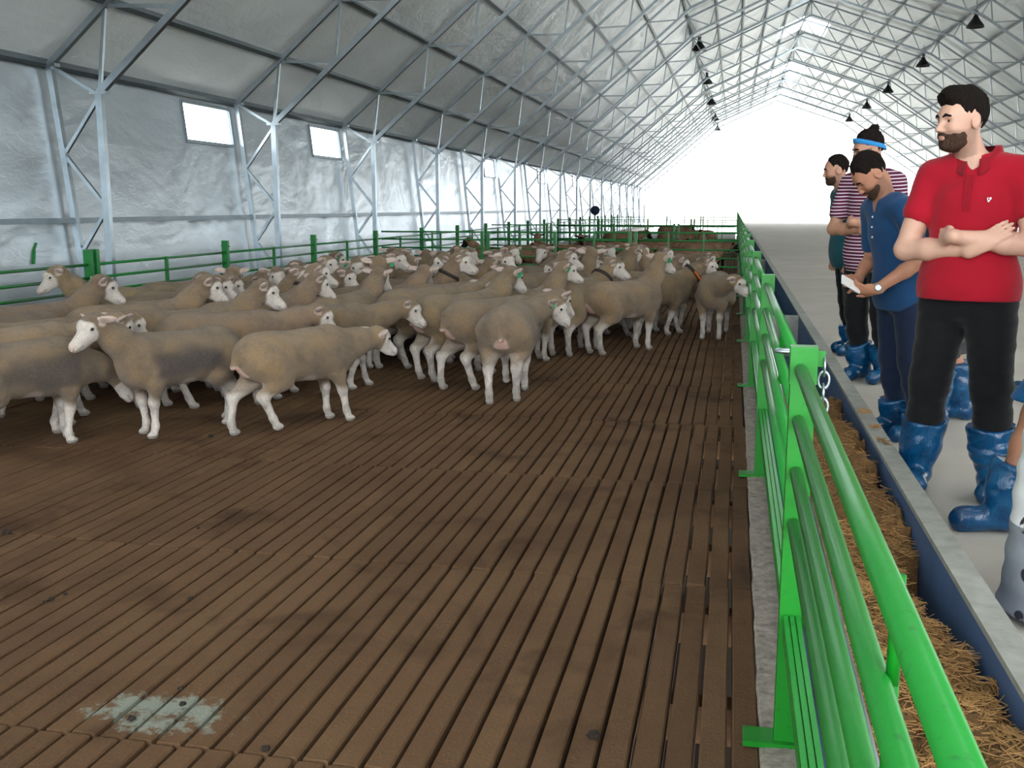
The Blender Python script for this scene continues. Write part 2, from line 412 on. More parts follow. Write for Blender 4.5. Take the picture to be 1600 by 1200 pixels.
# ------------------------------------------------------------------ trusses
def truss_members():
    """list of (part name, mesh) in the plane y = 0"""
    out = []
    for k in range(6):
        for nm, P, w in (('outer_chord', PROF, 0.075), ('inner_chord', INNER, 0.085)):
            out.append((nm, MB().bar((P[k][0], 0, P[k][1]), (P[k+1][0], 0, P[k+1][1]), w, 0.075).mesh(nm, M['galv'])))
    def lerp(a, b, t): return (a[0]+(b[0]-a[0])*t, a[1]+(b[1]-a[1])*t)
    def web(a, b, w=0.042): out.append(('web', MB().bar((a[0], .012, a[1]), (b[0], .012, b[1]), w, 0.042).mesh('web', M['galv'])))
    for s in (0, 5):
        o0, o1 = (PROF[0], PROF[1]) if s == 0 else (PROF[6], PROF[5]); i0, i1 = (INNER[0], INNER[1]) if s == 0 else (INNER[6], INNER[5])
        O = lambda z: lerp(o0, o1, z/3.42); I = lambda z: lerp(i0, i1, z/3.07)
        for a, b in ((O(3.42), I(3.04)), (I(3.04), O(2.33)), (O(2.33), I(1.66)), (I(1.66), O(1.08)), (O(1.08), I(.5)), (I(.5), O(.05))): web(a, b)
    for k in range(1, 5):
        N = NODES[k]+[PROF[k+1]]
        if k == 1:
            I = [INNER[1]]+[on_seg(INNER, 1, q[0]-.12) for q in N[2:]]
            for i in range(1, len(N)): 
                web(N[i], I[i-1])
                if i < len(I): web(N[i], I[i])
        elif k == 4:
            I = [on_seg(INNER, 4, q[0]+.12) for q in N[:-2]]+[INNER[5]]
            for i in range(len(N)-1):
                web(N[i], I[i])
                if i: web(N[i], I[i-1])
        else:
            n = len(N)-1
            for i in range(n):
                q = lerp(INNER[k], INNER[k+1], (i+0.52)/n); web(N[i], q); web(q, N[i+1])
        if k > 1: web(PROF[k], INNER[k])
    for P in (INNER[1], INNER[5], PROF[1], PROF[5]):
        out.append(('gusset_plate', MB().box(P[0]-.11, P[0]+.11, -.055, .055, P[1]-.02, P[1]+.02).mesh('gusset_plate', M['galv'])))
    for x in (INNER[0][0], PROF[0][0], INNER[6][0], PROF[6][0]):
        out.append(('base_plate', MB().box(x-.12, x+.12, -.12, .12, 0, .02).mesh('base_plate', M['galv'])))
    return out
TM = truss_members()
seen = 0
for y in FRAME_Y:
    if y < 1: continue
    e = empty('roof_truss', (0, y, 0))
    if y < 5: tag(e, 'galvanised roof truss above the viewer, wholly out of the picture', 'truss', 'galvanised roof trusses')
    elif y < 9: tag(e, 'galvanised roof truss nearest the viewer, its leg left of the picture', 'truss', 'galvanised roof trusses')
    else:
        seen += 1; tag(e, '%s galvanised lattice roof truss counted from the left edge' % ORD[seen], 'truss', 'galvanised roof trusses')
    for nm, me in TM: ob(nm, me, e)

# ------------------------------------------------------------------ pendant lamps below the roof bends
lp = empty('pendant_lamp', (0, 0, 0))
MB().lathe([(0.0, .05), (.07, .05), (.10, -.02), (.16, -.12), (.30, -.30), (.32, -.38), (.30, -.38), (.14, -.14), (0, -.06)], 20).build('lamp_shade', M['black'], lp, True)
MB().tube([(0, 0, .04), (0, 0, .62)], .015, 6).build('lamp_rod', M['galv'], lp)
MB().lathe([(0, .02), (.05, .02), (.08, .12), (.08, .2), (0, .24)], 12).build('lamp_housing', M['galv_dark'], lp, True)
first = True
for side, X, pts in (('left', -1.75, [47.0, 59.5, 71.5, 84.5, 95.5]), ('right', 8.5, [42.5, 53.5, 65.0, 75.0, 86.0])):
    for i, y in enumerate(pts):
        o = lp if first else copy_tree(lp); first = False
        o.location = (X, y, 8.75 if side == 'left' else 8.62)
        tag(o, '%s dark bell lamp from the front in the row hanging under the %s roof bend' % (ORD[i+1], side), 'lamp', 'bell pendant lamps')
# ------------------------------------------------------------------ fences
FX = 0.215
RP = [3.11+3.33*n for n in range(-1, 24)]
RZ = [aty(1257, y, 3.11)[2] for y in (576, 655, 735, 815)]+[aty(1232, 965, 3.11)[2]]
def feed_post():
    m = MB(); w, d = .036, .028
    m.box(-w, w, -d, d, 0.0, 1.27)
    return m.mesh('post_body', M['green'])
PB = feed_post()
PC = MB().box(-.039, .039, -.031, .031, 1.165, 1.275).mesh('post_sleeve', M['green'])
PF = MB().box(-.13, .07, -.05, .05, .012, .03).mesh('foot_plate', M['green'])
for i, y in enumerate(RP):
    e = empty('fence_post', (FX, y, 0))
    if i == 0: tag(e, 'green feed fence post nearest the viewer, below the picture', 'fence post', 'green feed fence posts')
    elif i == 1: tag(e, 'bright green feed fence post with a hanging chain in the foreground', 'fence post', 'green feed fence posts')
    else: tag(e, 'green feed fence post, %s behind the chained foreground post' % ORD[i-1], 'fence post', 'green feed fence posts')
    ob('post_body', PB, e); ob('post_sleeve', PC, e); ob('foot_plate', PF, e)
    if i == 1:
        MB().box(.039, .062, -.004, .004, 1.215, 1.262).build('chain_lug', M['green'], e)
        ch = empty('chain', (FX+.060, y, 1.235)); tag(ch, 'short galvanised chain hanging from the foreground fence post', 'chain')
        for k in range(5): 
            MB().torus((0, 0, -.02-k*.040), .016, .0042, 'y' if k % 2 else 'x', 14, 6, 1.6).build('chain_link', M['galv'], ch, True)
    if i == 2:
        pass
def feed_panel(y0, y1):
    e = empty('sheep_hurdle', (FX, (y0+y1)/2, 0)); L = (y1-y0)/2
    for j, z in enumerate(RZ):
        if j < 4: MB().tube([(-.008, -L+.036, z), (-.008, L-.036, z)], .0195, 12).build('rail', M['green_rail'], e, True)
        else:
            m = MB(); 
            for dx in (-.018, 0, .018): m.box(dx-.007, dx+.007, -L+.036, L-.036, z-.045, z+.02)
            m.box(-.026, .026, -L+.036, L-.036, z-.03, z+.012); m.build('bottom_rail', M['green_rail'], e)
    for a, b in ((0, 1), (1, 2)): MB().tube([(.012, -L+1.57, RZ[a]), (.012, -L+1.57, RZ[b])], .009, 8).build('stay_bar', M['green'], e, True)
    MB().tube([(.028, -L+.036, RZ[3]+.08), (.028, L-.036, RZ[3]+.08)], .012, 8).build('water_pipe', M['galv'], e, True)
    return e
proto = feed_panel(RP[0], RP[1])
for i in range(len(RP)-1):
    e = proto if i == 0 else copy_tree(proto); e.location = (FX, (RP[i]+RP[i+1])/2, 0)
    tag(e, 'green tube rail panel of the feed fence nearest the viewer' if i == 0 else 'green tube rail panel of the feed fence, %s behind the foreground post' % ORD[i], 'fence', 'green feed fence panels')
# a clamp loop tying two rails by the chained post
tag(MB().torus((FX-.02, 3.34, RZ[0]+.02), .05, .007, 'z', 18, 6, .45).build('rail_clamp', M['galv'], None, True), 'small steel clamp loop beside the chained green post', 'clamp')

LX = -7.15
PZ = [1.03, .88, .725, .54, .33]
LPB = MB().box(-.045, .045, -.03, .03, 0, 1.2).mesh('post_body', M['green_far'])
LPIN = MB().tube([(-.075, 0, 1.12), (.075, 0, 1.12)], .006, 6).mesh('post_pin', M['green_far'])
def pen_post(x, y, rz, label, grp, double=False):
    e = empty('fence_post', (x, y, 0), rz); tag(e, label, 'fence post', grp)
    ob('post_body', LPB, e, (0, -.045 if double else 0, 0)); ob('post_pin', LPIN, e)
    if double: ob('post_body', LPB, e, (0, .075, 0))
    return e
def pen_panel(x0, y0, x1, y1, label, grp, zs=PZ, stiles=(0.5,), mat='green_far'):
    L = math.hypot(x1-x0, y1-y0); e = empty('sheep_hurdle', ((x0+x1)/2, (y0+y1)/2, 0), math.atan2(y1-y0, x1-x0)); tag(e, label, 'fence', grp)
    for z in zs: MB().tube([(-L/2+.04, 0, z), (L/2-.04, 0, z)], .0165, 8).build('rail', M[mat], e, True)
    for s in stiles: MB().box(-L/2+L*s-.016, -L/2+L*s+.016, -.02, .02, zs[-1]-.02, zs[0]+.018).build('stile', M[mat], e)
    return e
LPY = [10.47+3.2*n for n in range(-3, 18)]
for i, y in enumerate(LPY):
    if y < 6: continue
    k = i-2
    pen_post(LX, y, 0, 'green post of the fence along the left wall, %s from the left edge' % ORD[max(1, k)] if k >= 1 else 'green post of the left wall fence outside the left edge', 'left wall fence posts', double=(k == 1))
for i in range(len(LPY)-1):
    k = i-1
    lab = 'green rail panel of the left wall fence, %s from the left edge' % ORD[k] if k >= 1 else 'green rail panel of the left wall fence outside the picture'
    if LPY[i] > 3.5: pen_panel(LX, LPY[i], LX, LPY[i+1], lab, 'left wall fence panels')
# cross fences closing the pens
for ci, (yc, zs, nm, n) in enumerate([(20.15, [1.18, 1.03, .86, .70, .54, .36], 'behind the white-faced flock', 4), (30.0, [1.15, .95, .75, .55, .35], 'behind the black-headed sheep', 4), (42.0, [1.15, .9, .65, .4], 'far down the barn', 4), (54.0, [1.15, .9, .65, .4], 'farthest down the barn', 4)]):
    xs = [LX+.06, -4.85, -3.45, -1.9, FX-.08] if ci == 0 else [LX+.06, -5.3, -3.4, -1.6, FX-.08]
    for j in range(len(xs)-1):
        pen_panel(xs[j], yc, xs[j+1], yc, 'green cross fence panel %s, %s from the left' % (nm, ORD[j+1]), 'cross fence panels', zs, (0.33, .66) if j == 3 else (0.5,))
    for j in range(1, len(xs)-1):
        pen_post(xs[j], yc, math.pi/2, 'green post of the cross fence %s, %s from the left' % (nm, ORD[j]), 'cross fence posts', double=(j in (1, 3)))

# ------------------------------------------------------------------ feed trough
def trough(y0, y1, label):
    e = empty('feed_trough', (0.56, (y0+y1)/2, 0)); L = (y1-y0)/2; tag(e, label, 'feed trough', 'blue feed troughs')
    MB().box(.165, .185, -L, L, .02, .50).build('outer_wall', M['blue_trough'], e)
    MB().box(-.25, -.235, -L, L, .02, .34).build('inner_wall', M['blue_trough'], e)
    MB().box(-.235, .165, -L, L, .02, .06).build('trough_floor', M['blue_trough'], e)
    MB().box(.165, .250, -L, L, .50, .52).build('rim', M['rim'], e)
    MB().box(-.255, -.23, -L, L, .34, .36).build('inner_rim', M['galv_dark'], e)
    for s in (-1, 1): MB().box(-.235, .165, s*L-.012, s*L+.012, .06, .50).build('end_plate', M['rim'], e)
tag(MB().box(.30, .812, -7, 97, -.3, .018).build('floor_trough_bed', M['conc']), 'concrete bed under the feed troughs', kind='structure')
TR = [(-3.5, 11.55), (11.65, 24.0), (24.1, 38), (38.1, 52)]
for i, (a, b) in enumerate(TR):
    trough(a, b, ['long blue trough filled with straw feed behind the foreground fence', 'empty dark blue trough beyond the straw-filled one', 'third blue trough along the feed fence', 'farthest blue trough along the feed fence'][i])
def mk_straw(name, a, b):
    t = NT(name); c = t.coord('Object'); n1 = t.noise(c, 14, 6, .7); n2 = t.noise(t.coord('Object', (3, 1, 1)), 90, 4, .7)
    col = t.mix(n2, t.ramp(n1, [(.3, s2l(a)), (.7, s2l(b))]), s2l((178, 138, 84)))
    t.set(Base_Color=t.mix(.5, col, t.ramp(n1, [(.3, s2l(a)), (.7, s2l(b))])), Roughness=.9, Normal=t.bump(t.math('ADD', n1, n2), .9, .02)); return t.m
M['straw'] = mk_straw('chopped_straw', (96, 62, 30), (142, 98, 52)); M['strand'] = plain('straw_strand', (156, 116, 66), .7, 0, .3, 3)
rs = np.random.RandomState(5)
ys = np.arange(-3.4, 9.6, .03); xs = np.linspace(.328, .722, 26)
def hay_h(x, y):
    yy = y+.15*np.sin(y*1.3); seg = np.floor(yy/.62); ph = (yy/.62)-seg
    edge = .715-.045*ph+.03*np.sin(seg*2.3)+.02*np.sin(y*3.1)+.012*np.sin(y*37)+.008*np.sin(y*71)+np.clip((3.2-y)*.03, 0, .04)
    top = .415+.04*np.clip((y-3)/3, 0, 1)+.03*np.clip(x-.45, 0, 1)+.03*np.sin(y*2.1+x*5)+.018*np.sin(y*9.3+x*17)+.012*np.sin(y*23-x*41)
    fade = np.clip((8.6-y)/1.8, 0, 1)
    return .065+(top-.065)*np.clip((edge-x)/.045+.5, 0.0, 1)*fade
HX, HY = np.meshgrid(xs, ys); HZ = hay_h(HX, HY)+rs.uniform(-.009, .009, HX.shape)
nx = len(xs); v = np.stack([HX, HY, HZ], -1).reshape(-1, 3)
f = [(j*nx+i, j*nx+i+1, (j+1)*nx+i+1, (j+1)*nx+i) for j in range(len(ys)-1) for i in range(nx-1)]
hay = ob('straw_feed', mesh_from('straw_feed', v, f, M['straw'])); tag(hay, 'brown chopped straw feed heaped in the near trough', 'straw', kind='stuff')
m = MB()
for k in range(9000):
    y = rs.uniform(1.2, 9.0) if k > 5000 else rs.uniform(1.2, 4.2); x = rs.uniform(.335, .718)
    z = hay_h(np.array(x), np.array(y))
    if z < .34 and rs.rand() < .93: continue
    L = rs.uniform(.010, .034); a = rs.uniform(0, math.pi); t = rs.uniform(-.35, .35); w = rs.uniform(.0008, .0018)
    d = np.array([math.cos(a)*math.cos(t), math.sin(a)*math.cos(t), math.sin(t)])*L; c = np.array([x, y, float(z)+.008]); s = np.array([-math.sin(a), math.cos(a), 0])*w; u = np.array([0, 0, w])
    p0, p1 = c-d, c+d
    m.add([p0-s, p0+s, p0+u, p1-s, p1+s, p1+u], [(0, 3, 4, 1), (1, 4, 5, 2), (2, 5, 3, 0)])
tag(m.build('straw_strands', M['strand'], hay), kind='stuff')
# loose straw on the rim and floor
for i, (px, py, z) in enumerate([(1343, 640, .535), (1380, 665, .535), (1392, 688, .535)]):
    p = atz(px, py, z); p[0] = .768; mm = MB()
    for q in range(14):
        a = rs.uniform(0, math.pi); L = rs.uniform(.01, .035); c = np.array([p[0]+rs.uniform(-.02, .02), p[1]+rs.uniform(-.05, .05), .524+rs.uniform(0, .012)]); d = np.array([math.cos(a), math.sin(a), rs.uniform(-.2, .2)])*L
        mm.bar(c-d, c+d, .003)
    tag(mm.build('straw_tuft', M['strand']), ['wisp of straw hanging on the trough rim near the chain', 'clump of straw lying on the trough rim', 'straw clump on the trough rim beside the blue shoe cover'][i], 'straw', 'straw on the trough rim', 'stuff')

# ------------------------------------------------------------------ fan, green strip on the wall
p = atx(930, 329, -6.75); e = empty('barn_fan', (p[0], p[1], 0)); tag(e, 'dark blue round fan on a thin stand by the left wall far back', 'fan')
M['fanblue'] = plain('dark_blue_plastic', (28, 48, 76), .5)
MB().tube([(0, 0, 0), (0, 0, 1.28)], .025, 8).build('fan_pole', M['galv_dark'], e)
MB().tube([(-.25, 0, .02), (.25, 0, .02)], .02, 6).build('fan_foot', M['galv_dark'], e)
m = MB()
for R in (.08, .15, .22): m.torus((0, -.08, 1.5), R, .008, 'y', 24, 5)
m.build('fan_guard', M['fanblue'], e, True)
MB().lathe([(0, -.06), (.22, -.06), (.23, 0), (.22, .06), (0, .06)], 24).build('fan_drum', M['fanblue'], e, True)
o = bpy.data.objects['fan_drum']; o.rotation_euler = (math.pi/2, 0, 0); o.location = (0, 0, 1.5)
a = atx(54, 392, -8.27); b = atx(51, 412, -8.27)
e = MB().bar((a[0]-.01, a[1]+.05, a[2]+.09), (a[0], a[1]-.02, a[2]), .03, .025).bar((a[0], a[1]-.02, a[2]), (b[0]+.02, b[1]-.02, b[2]), .05, .025).build('cable_tie_strip', M['green_far'])
tag(e, 'scrap of green strap hanging on the foil wall at far left', 'strap')
# ------------------------------------------------------------------ implicit surfaces -> one continuous mesh
def axis(*segs):
    out = []
    for lo, hi, h in segs:
        n = max(1, int(round((hi-lo)/h))); out += list(lo+(hi-lo)*np.arange(n)/n)
    out.append(segs[-1][1]); return np.array(out, np.float32)
def rotm(yaw=0, pitch=0, roll=0):
    """forward = +x; pitch > 0 lowers the nose; yaw > 0 turns to the left"""
    cy, sy, cp, sp, cr, sr = math.cos(yaw), math.sin(yaw), math.cos(pitch), math.sin(pitch), math.cos(roll), math.sin(roll)
    return np.array([[cy, -sy, 0], [sy, cy, 0], [0, 0, 1]]) @ np.array([[cp, 0, sp], [0, 1, 0], [-sp, 0, cp]]) @ np.array([[1, 0, 0], [0, cr, -sr], [0, sr, cr]])
class SDF:
    def __init__(self): self.p = []
    def cap(self, a, b, ra, rb=None, k=.03, sub=False):
        a = np.array(a, float); b = np.array(b, float); rb = ra if rb is None else rb
        self.p.append(('c', a, b, ra, rb, k, sub, np.minimum(a-ra, b-rb), np.maximum(a+ra, b+rb))); return self
    def chain(self, pts, rs, k=.03):
        for i in range(len(pts)-1): self.cap(pts[i], pts[i+1], rs[i], rs[i+1], k)
        return self
    def ell(self, c, r, R=None, k=.03, sub=False):
        c = np.array(c, float); r = np.array(r, float); R = np.eye(3) if R is None else np.array(R)
        e = np.sqrt(((R*r)**2).sum(1)); self.p.append(('e', c, r, R, None, k, sub, c-e, c+e)); return self
    def copy(self, grow=0.0):
        s = SDF()
        for q in self.p:
            if q[6]: continue
            if q[0] == 'c': s.cap(q[1], q[2], q[3]+grow, q[4]+grow, q[5])
            else: s.ell(q[1], q[2]+grow, q[3], q[5])
        return s
    def d1(self, q, P):
        if q[0] == 'c':
            ab = q[2]-q[1]; t = np.clip(((P-q[1]) @ ab.astype(np.float32))/max(1e-9, ab@ab), 0, 1)
            return np.sqrt((((P-q[1].astype(np.float32))-t[..., None]*ab.astype(np.float32))**2).sum(-1))-(q[3]+(q[4]-q[3])*t)
        L = (P-q[1].astype(np.float32)) @ q[3].astype(np.float32)
        k0 = np.sqrt(((L/q[2].astype(np.float32))**2).sum(-1)); k1 = np.sqrt(((L/(q[2]**2).astype(np.float32))**2).sum(-1))
        return k0*(k0-1)/np.maximum(k1, 1e-6)
    def field(self, xs, ys, zs):
        Fd = np.full((len(xs), len(ys), len(zs)), .5, np.float32)
        for q in self.p:
            mg = q[5]*1.2+.03; sl = []
            for ax, lo, hi in zip((xs, ys, zs), q[7]-mg, q[8]+mg):
                i0, i1 = np.searchsorted(ax, lo), np.searchsorted(ax, hi); sl.append(slice(max(0, i0-1), min(len(ax), i1+1)))
            if any(s.stop-s.start < 1 for s in sl): continue
            P = np.stack(np.meshgrid(xs[sl[0]], ys[sl[1]], zs[sl[2]], indexing='ij'), -1)
            d = self.d1(q, P); o = Fd[tuple(sl)]; k = q[5]
            if q[6]: 
                h = np.maximum(k-np.abs(-d-o), 0)/k if k else 0; Fd[tuple(sl)] = np.maximum(o, -d)+h*h*k*.25
            else:
                h = np.maximum(k-np.abs(d-o), 0)/k if k else 0; Fd[tuple(sl)] = np.minimum(o, d)-h*h*k*.25
        return Fd
def surface_nets(Fd, xs, ys, zs):
    s = Fd < 0; nx, ny, nz = Fd.shape
    c = np.zeros((nx-1, ny-1, nz-1), np.int8)
    for dx in (0, 1):
        for dy in (0, 1):
            for dz in (0, 1): c += s[dx:nx-1+dx, dy:ny-1+dy, dz:nz-1+dz]
    act = (c > 0) & (c < 8); I = np.argwhere(act); idx = np.full(act.shape, -1, np.int64); idx[act] = np.arange(len(I))
    acc = np.zeros((len(I), 3)); cnt = np.zeros(len(I)); A = (xs, ys, zs)
    for ax in range(3):
        o = [a for a in range(3) if a != ax]
        for u in (0, 1):
            for w in (0, 1):
                p = I.copy(); p[:, o[0]] += u; p[:, o[1]] += w; q = p.copy(); q[:, ax] += 1
                f0 = Fd[p[:, 0], p[:, 1], p[:, 2]]; f1 = Fd[q[:, 0], q[:, 1], q[:, 2]]; m = (f0 < 0) != (f1 < 0)
                t = np.where(m, f0/np.where(m, f0-f1, 1), 0); pt = np.zeros((len(I), 3))
                pt[:, ax] = A[ax][p[:, ax]]*(1-t)+A[ax][q[:, ax]]*t; pt[:, o[0]] = A[o[0]][p[:, o[0]]]; pt[:, o[1]] = A[o[1]][p[:, o[1]]]
                acc[m] += pt[m]; cnt[m] += 1
    V = acc/cnt[:, None]; Q = []
    for ax in range(3):
        o = [a for a in range(3) if a != ax]; n = Fd.shape
        sl0 = [slice(None)]*3; sl1 = [slice(None)]*3; sl0[ax] = slice(0, n[ax]-1); sl1[ax] = slice(1, n[ax])
        m = s[tuple(sl0)] != s[tuple(sl1)]; E = np.argwhere(m); E = E[(E[:, o[0]] > 0) & (E[:, o[1]] > 0) & (E[:, o[0]] < n[o[0]]-1) & (E[:, o[1]] < n[o[1]]-1)]
        def at(a, b):
            e = E.copy(); e[:, o[0]] -= a; e[:, o[1]] -= b; return idx[e[:, 0], e[:, 1], e[:, 2]]
        q = np.stack([at(0, 0), at(1, 0), at(1, 1), at(0, 1)], 1); ins = s[E[:, 0], E[:, 1], E[:, 2]]
        if ax == 1: ins = ~ins
        Q.append(np.where(ins[:, None], q, q[:, ::-1]))
    return V, np.concatenate(Q)
def np_mesh(name, V, Q, mat, col=None):
    me = bpy.data.meshes.new(name); me.vertices.add(len(V)); me.vertices.foreach_set('co', V.astype(np.float32).ravel())
    me.loops.add(Q.size); me.loops.foreach_set('vertex_index', Q.astype(np.int32).ravel())
    me.polygons.add(len(Q)); me.polygons.foreach_set('loop_start', np.arange(0, Q.size, 4, dtype=np.int32)); me.polygons.foreach_set('loop_total', np.full(len(Q), 4, np.int32))
    me.polygons.foreach_set('use_smooth', np.ones(len(Q), bool)); me.update(calc_edges=True)
    if col is not None:
        a = me.color_attributes.new('Col', 'FLOAT_COLOR', 'POINT'); c = np.ones((len(V), 4), np.float32); c[:, :col.shape[1]] = col; a.data.foreach_set('color', c.ravel())
    me.materials.append(mat); return me
def wob(P, s, seed=0, n=5):
    """smooth pseudo noise, about -1..1"""
    r = np.random.RandomState(seed); o = np.zeros(P.shape[:-1], np.float32)
    for i in range(n):
        d = r.normal(size=3); d /= np.linalg.norm(d); o += np.sin((P @ (d*s*r.uniform(.6, 1.6)).astype(np.float32))+r.uniform(0, 6.28))
    return o/n**.5/1.2
def sstep(a, b, x):
    t = np.clip((x-a)/(b-a), 0, 1); return t*t*(3-2*t)
def segd(P, a, b):
    a = np.array(a); b = np.array(b); ab = b-a; t = np.clip(((P-a)@ab)/(ab@ab), 0, 1); return np.linalg.norm(P-a-t[:, None]*ab, axis=1)
# ------------------------------------------------------------------ sheep
def mk_fleece(name, lift=1.0):
    t = NT(name); at_ = t.n('ShaderNodeAttribute', attribute_name='Col'); oi = t.n('ShaderNodeObjectInfo')
    c = t.coord('Object'); n1 = t.noise(c, 5, 4, .6); n2 = t.noise(c, 60, 4, .7); n3 = t.noise(t.coord('Object', (1, 1, .5)), 160, 2, .6)
    sep = t.n('ShaderNodeSeparateColor', i_0=at_.outputs['Color'])     # R = fleece, G = flank soil, B = dark detail, A = pink skin
    fle = t.ramp(n1, [(.28, s2l((108, 93, 76))), (.5, s2l((148, 127, 102))), (.72, s2l((168, 139, 98)))])
    fle = t.mix(t.math('MULTIPLY', oi.outputs['Random'], .45), fle, s2l((122, 104, 86)))
    fle = t.mix(t.ramp(n2, [(.4, (.22,)*3), (.62, (0, 0, 0))]), fle, s2l((78, 66, 54))); fle = t.mix(1.0, fle, oi.outputs['Color'], 'MULTIPLY')
    soil = t.math('MULTIPLY', t.math('MULTIPLY', sep.outputs[1], oi.outputs['Alpha']), t.ramp(n2, [(.35, (.55,)*3), (.6, (1,)*3)]))
    fle = t.mix(soil, fle, s2l((70, 64, 62)))
    face = t.ramp(n2, [(.3, s2l((196, 184, 172))), (.7, s2l((226, 217, 208)))])
    face = t.mix(at_.outputs['Alpha'], face, s2l((226, 176, 156)))
    col = t.mix(sep.outputs[0], face, fle); col = t.mix(sep.outputs[2], col, s2l((58, 46, 40)))
    t.set(Base_Color=col, Roughness=.92, Specular_IOR_Level=.15, Sheen_Weight=.2, Normal=t.bump(t.math('ADD', n2, n3), .9, .010)); return t.m
M['fleece'] = mk_fleece('fleece')
def mk_dark():
    t = NT('brown_fleece'); at_ = t.n('ShaderNodeAttribute', attribute_name='Col'); sep = t.n('ShaderNodeSeparateColor', i_0=at_.outputs['Color'])
    c = t.coord('Object'); n1 = t.noise(c, 6, 4, .6); n2 = t.noise(c, 60, 4, .7)
    fle = t.ramp(n1, [(.3, s2l((110, 84, 66))), (.7, s2l((150, 120, 94)))])
    t.set(Base_Color=t.mix(sep.outputs[0], s2l((30, 26, 26)), fle), Roughness=.92, Specular_IOR_Level=.15, Normal=t.bump(n2, .5, .006)); return t.m
M['fleece_dark'] = mk_dark()
M['eye'] = plain('dark_eye', (18, 14, 12), .15, 0, .1)
M['tag_green'] = plain('green_ear_tag', (40, 150, 96), .45)
M['tag_orange'] = plain('orange_collar_tag', (236, 108, 30), .5)
M['collar'] = plain('dark_brown_collar', (44, 34, 30), .7)
def leg_pts(front, side, off, lift=0.0, back=0.0):
    """joint chain of one leg; off = hoof shift along the body, lift = hoof raised"""
    y = .105*side
    if front:
        P = [(.27, y*1.0, .50), (.285, y*1.05, .40), (.295+off*.45, y*.92, .265+lift*.45), (.282+off*.92, y*.9, .09+lift), (.30+off, y*.9, .028+lift)]
        Rr = [.095, .062, .034, .023, .029]
    else:
        P = [(-.34, y*.85, .56), (-.26+off*.25, y*1.1, .43), (-.445+off*.5, y*1.0, .285+lift*.35), (-.415+off*.95, y*.93, .09+lift), (-.39+off, y*.93, .028+lift)]
        Rr = [.145, .098, .038, .025, .030]
    return P, Rr
HEADC = {}
def sheep_sdf(neck_yaw=0.0, neck_el=50, head_yaw=0.0, head_pitch=35, legs=(0, 0, 0, 0), lifts=(0, 0, 0, 0), fat=1.0, bend=0.0):
    """angles in degrees. neck_el: elevation of the neck; head_pitch: nose below the level"""
    S = SDF()
    S.ell((-.31, 0, .575), (.235, .178*fat, .175), k=.06).ell((-.05, 0, .55), (.37, .21*fat, .19), k=.09).ell((.23, 0, .55), (.26, .175*fat, .20), k=.09)
    S.cap((-.38, 0, .635), (.28, 0, .645), .098, .095, k=.10)
    S.ell((.37, 0, .53), (.125, .115, .15), k=.08)
    S.cap((-.515, 0, .63), (-.56, 0, .53), .032, .024, k=.03)            # docked tail
    ny, ne = math.radians(neck_yaw), math.radians(neck_el)
    nd = np.array([math.cos(ne)*math.cos(ny), math.cos(ne)*math.sin(ny), math.sin(ne)])
    n0 = np.array([.34, .02*math.sin(ny), .60]); n1 = n0+nd*.22; n2 = n0+nd*.40
    if neck_el < 0: n0[2] -= .02
    S.chain([n0, n1, n2], [.14, .098, .078], k=.08)
    R = rotm(ny+math.radians(head_yaw), math.radians(head_pitch))
    hc = n2+R@np.array([.03, 0, .02])
    T = lambda x, y, z: hc+R@np.array([x, y, z])
    S.ell(T(0, 0, .01), (.095, .07, .08), R, k=.05)                      # skull
    S.cap(T(.05, 0, -.005), T(.19, 0, -.03), .058, .040, k=.04)        # muzzle
    S.ell(T(.205, 0, -.038), (.040, .036, .036), R, k=.02)                # nose and lips
    S.cap(T(-.02, 0, -.045), T(.155, 0, -.062), .045, .028, k=.03)       # jaw
    S.ell(T(.05, 0, .055), (.06, .045, .03), R, k=.03)                   # brow
    for s in (-1, 1):
        S.ell(T(.235-.010, s*.02, -.035), (.008, .006, .01), R, k=.006, sub=True)
        S.ell(T(.055, s*.066, .018), (.022, .014, .016), R, k=.012)      # eye lid
        Re = R @ rotm(math.radians(s*112), 0, math.radians(s*18)) 
        S.ell(T(-.045, s*.115, .03), (.086, .0135, .038), Re @ rotm(0, math.radians(6), 0), k=.02)   # ears
    for i, (fr, sd) in enumerate(((True, 1), (True, -1), (False, 1), (False, -1))):
        P, Rr = leg_pts(fr, sd, legs[i], lifts[i]); S.chain(P, Rr, k=.035)
        h = np.array(P[-1]); S.ell(h+np.array([.012, 0, -.004]), (.042, .030, .026), k=.015)
        if not fr: S.ell(np.array(P[2])+np.array([-.02, 0, .015]), (.03, .025, .035), k=.02)
        else: S.ell(np.array(P[2]), (.033, .031, .042), k=.02)
    return S, hc, R, n0, n2
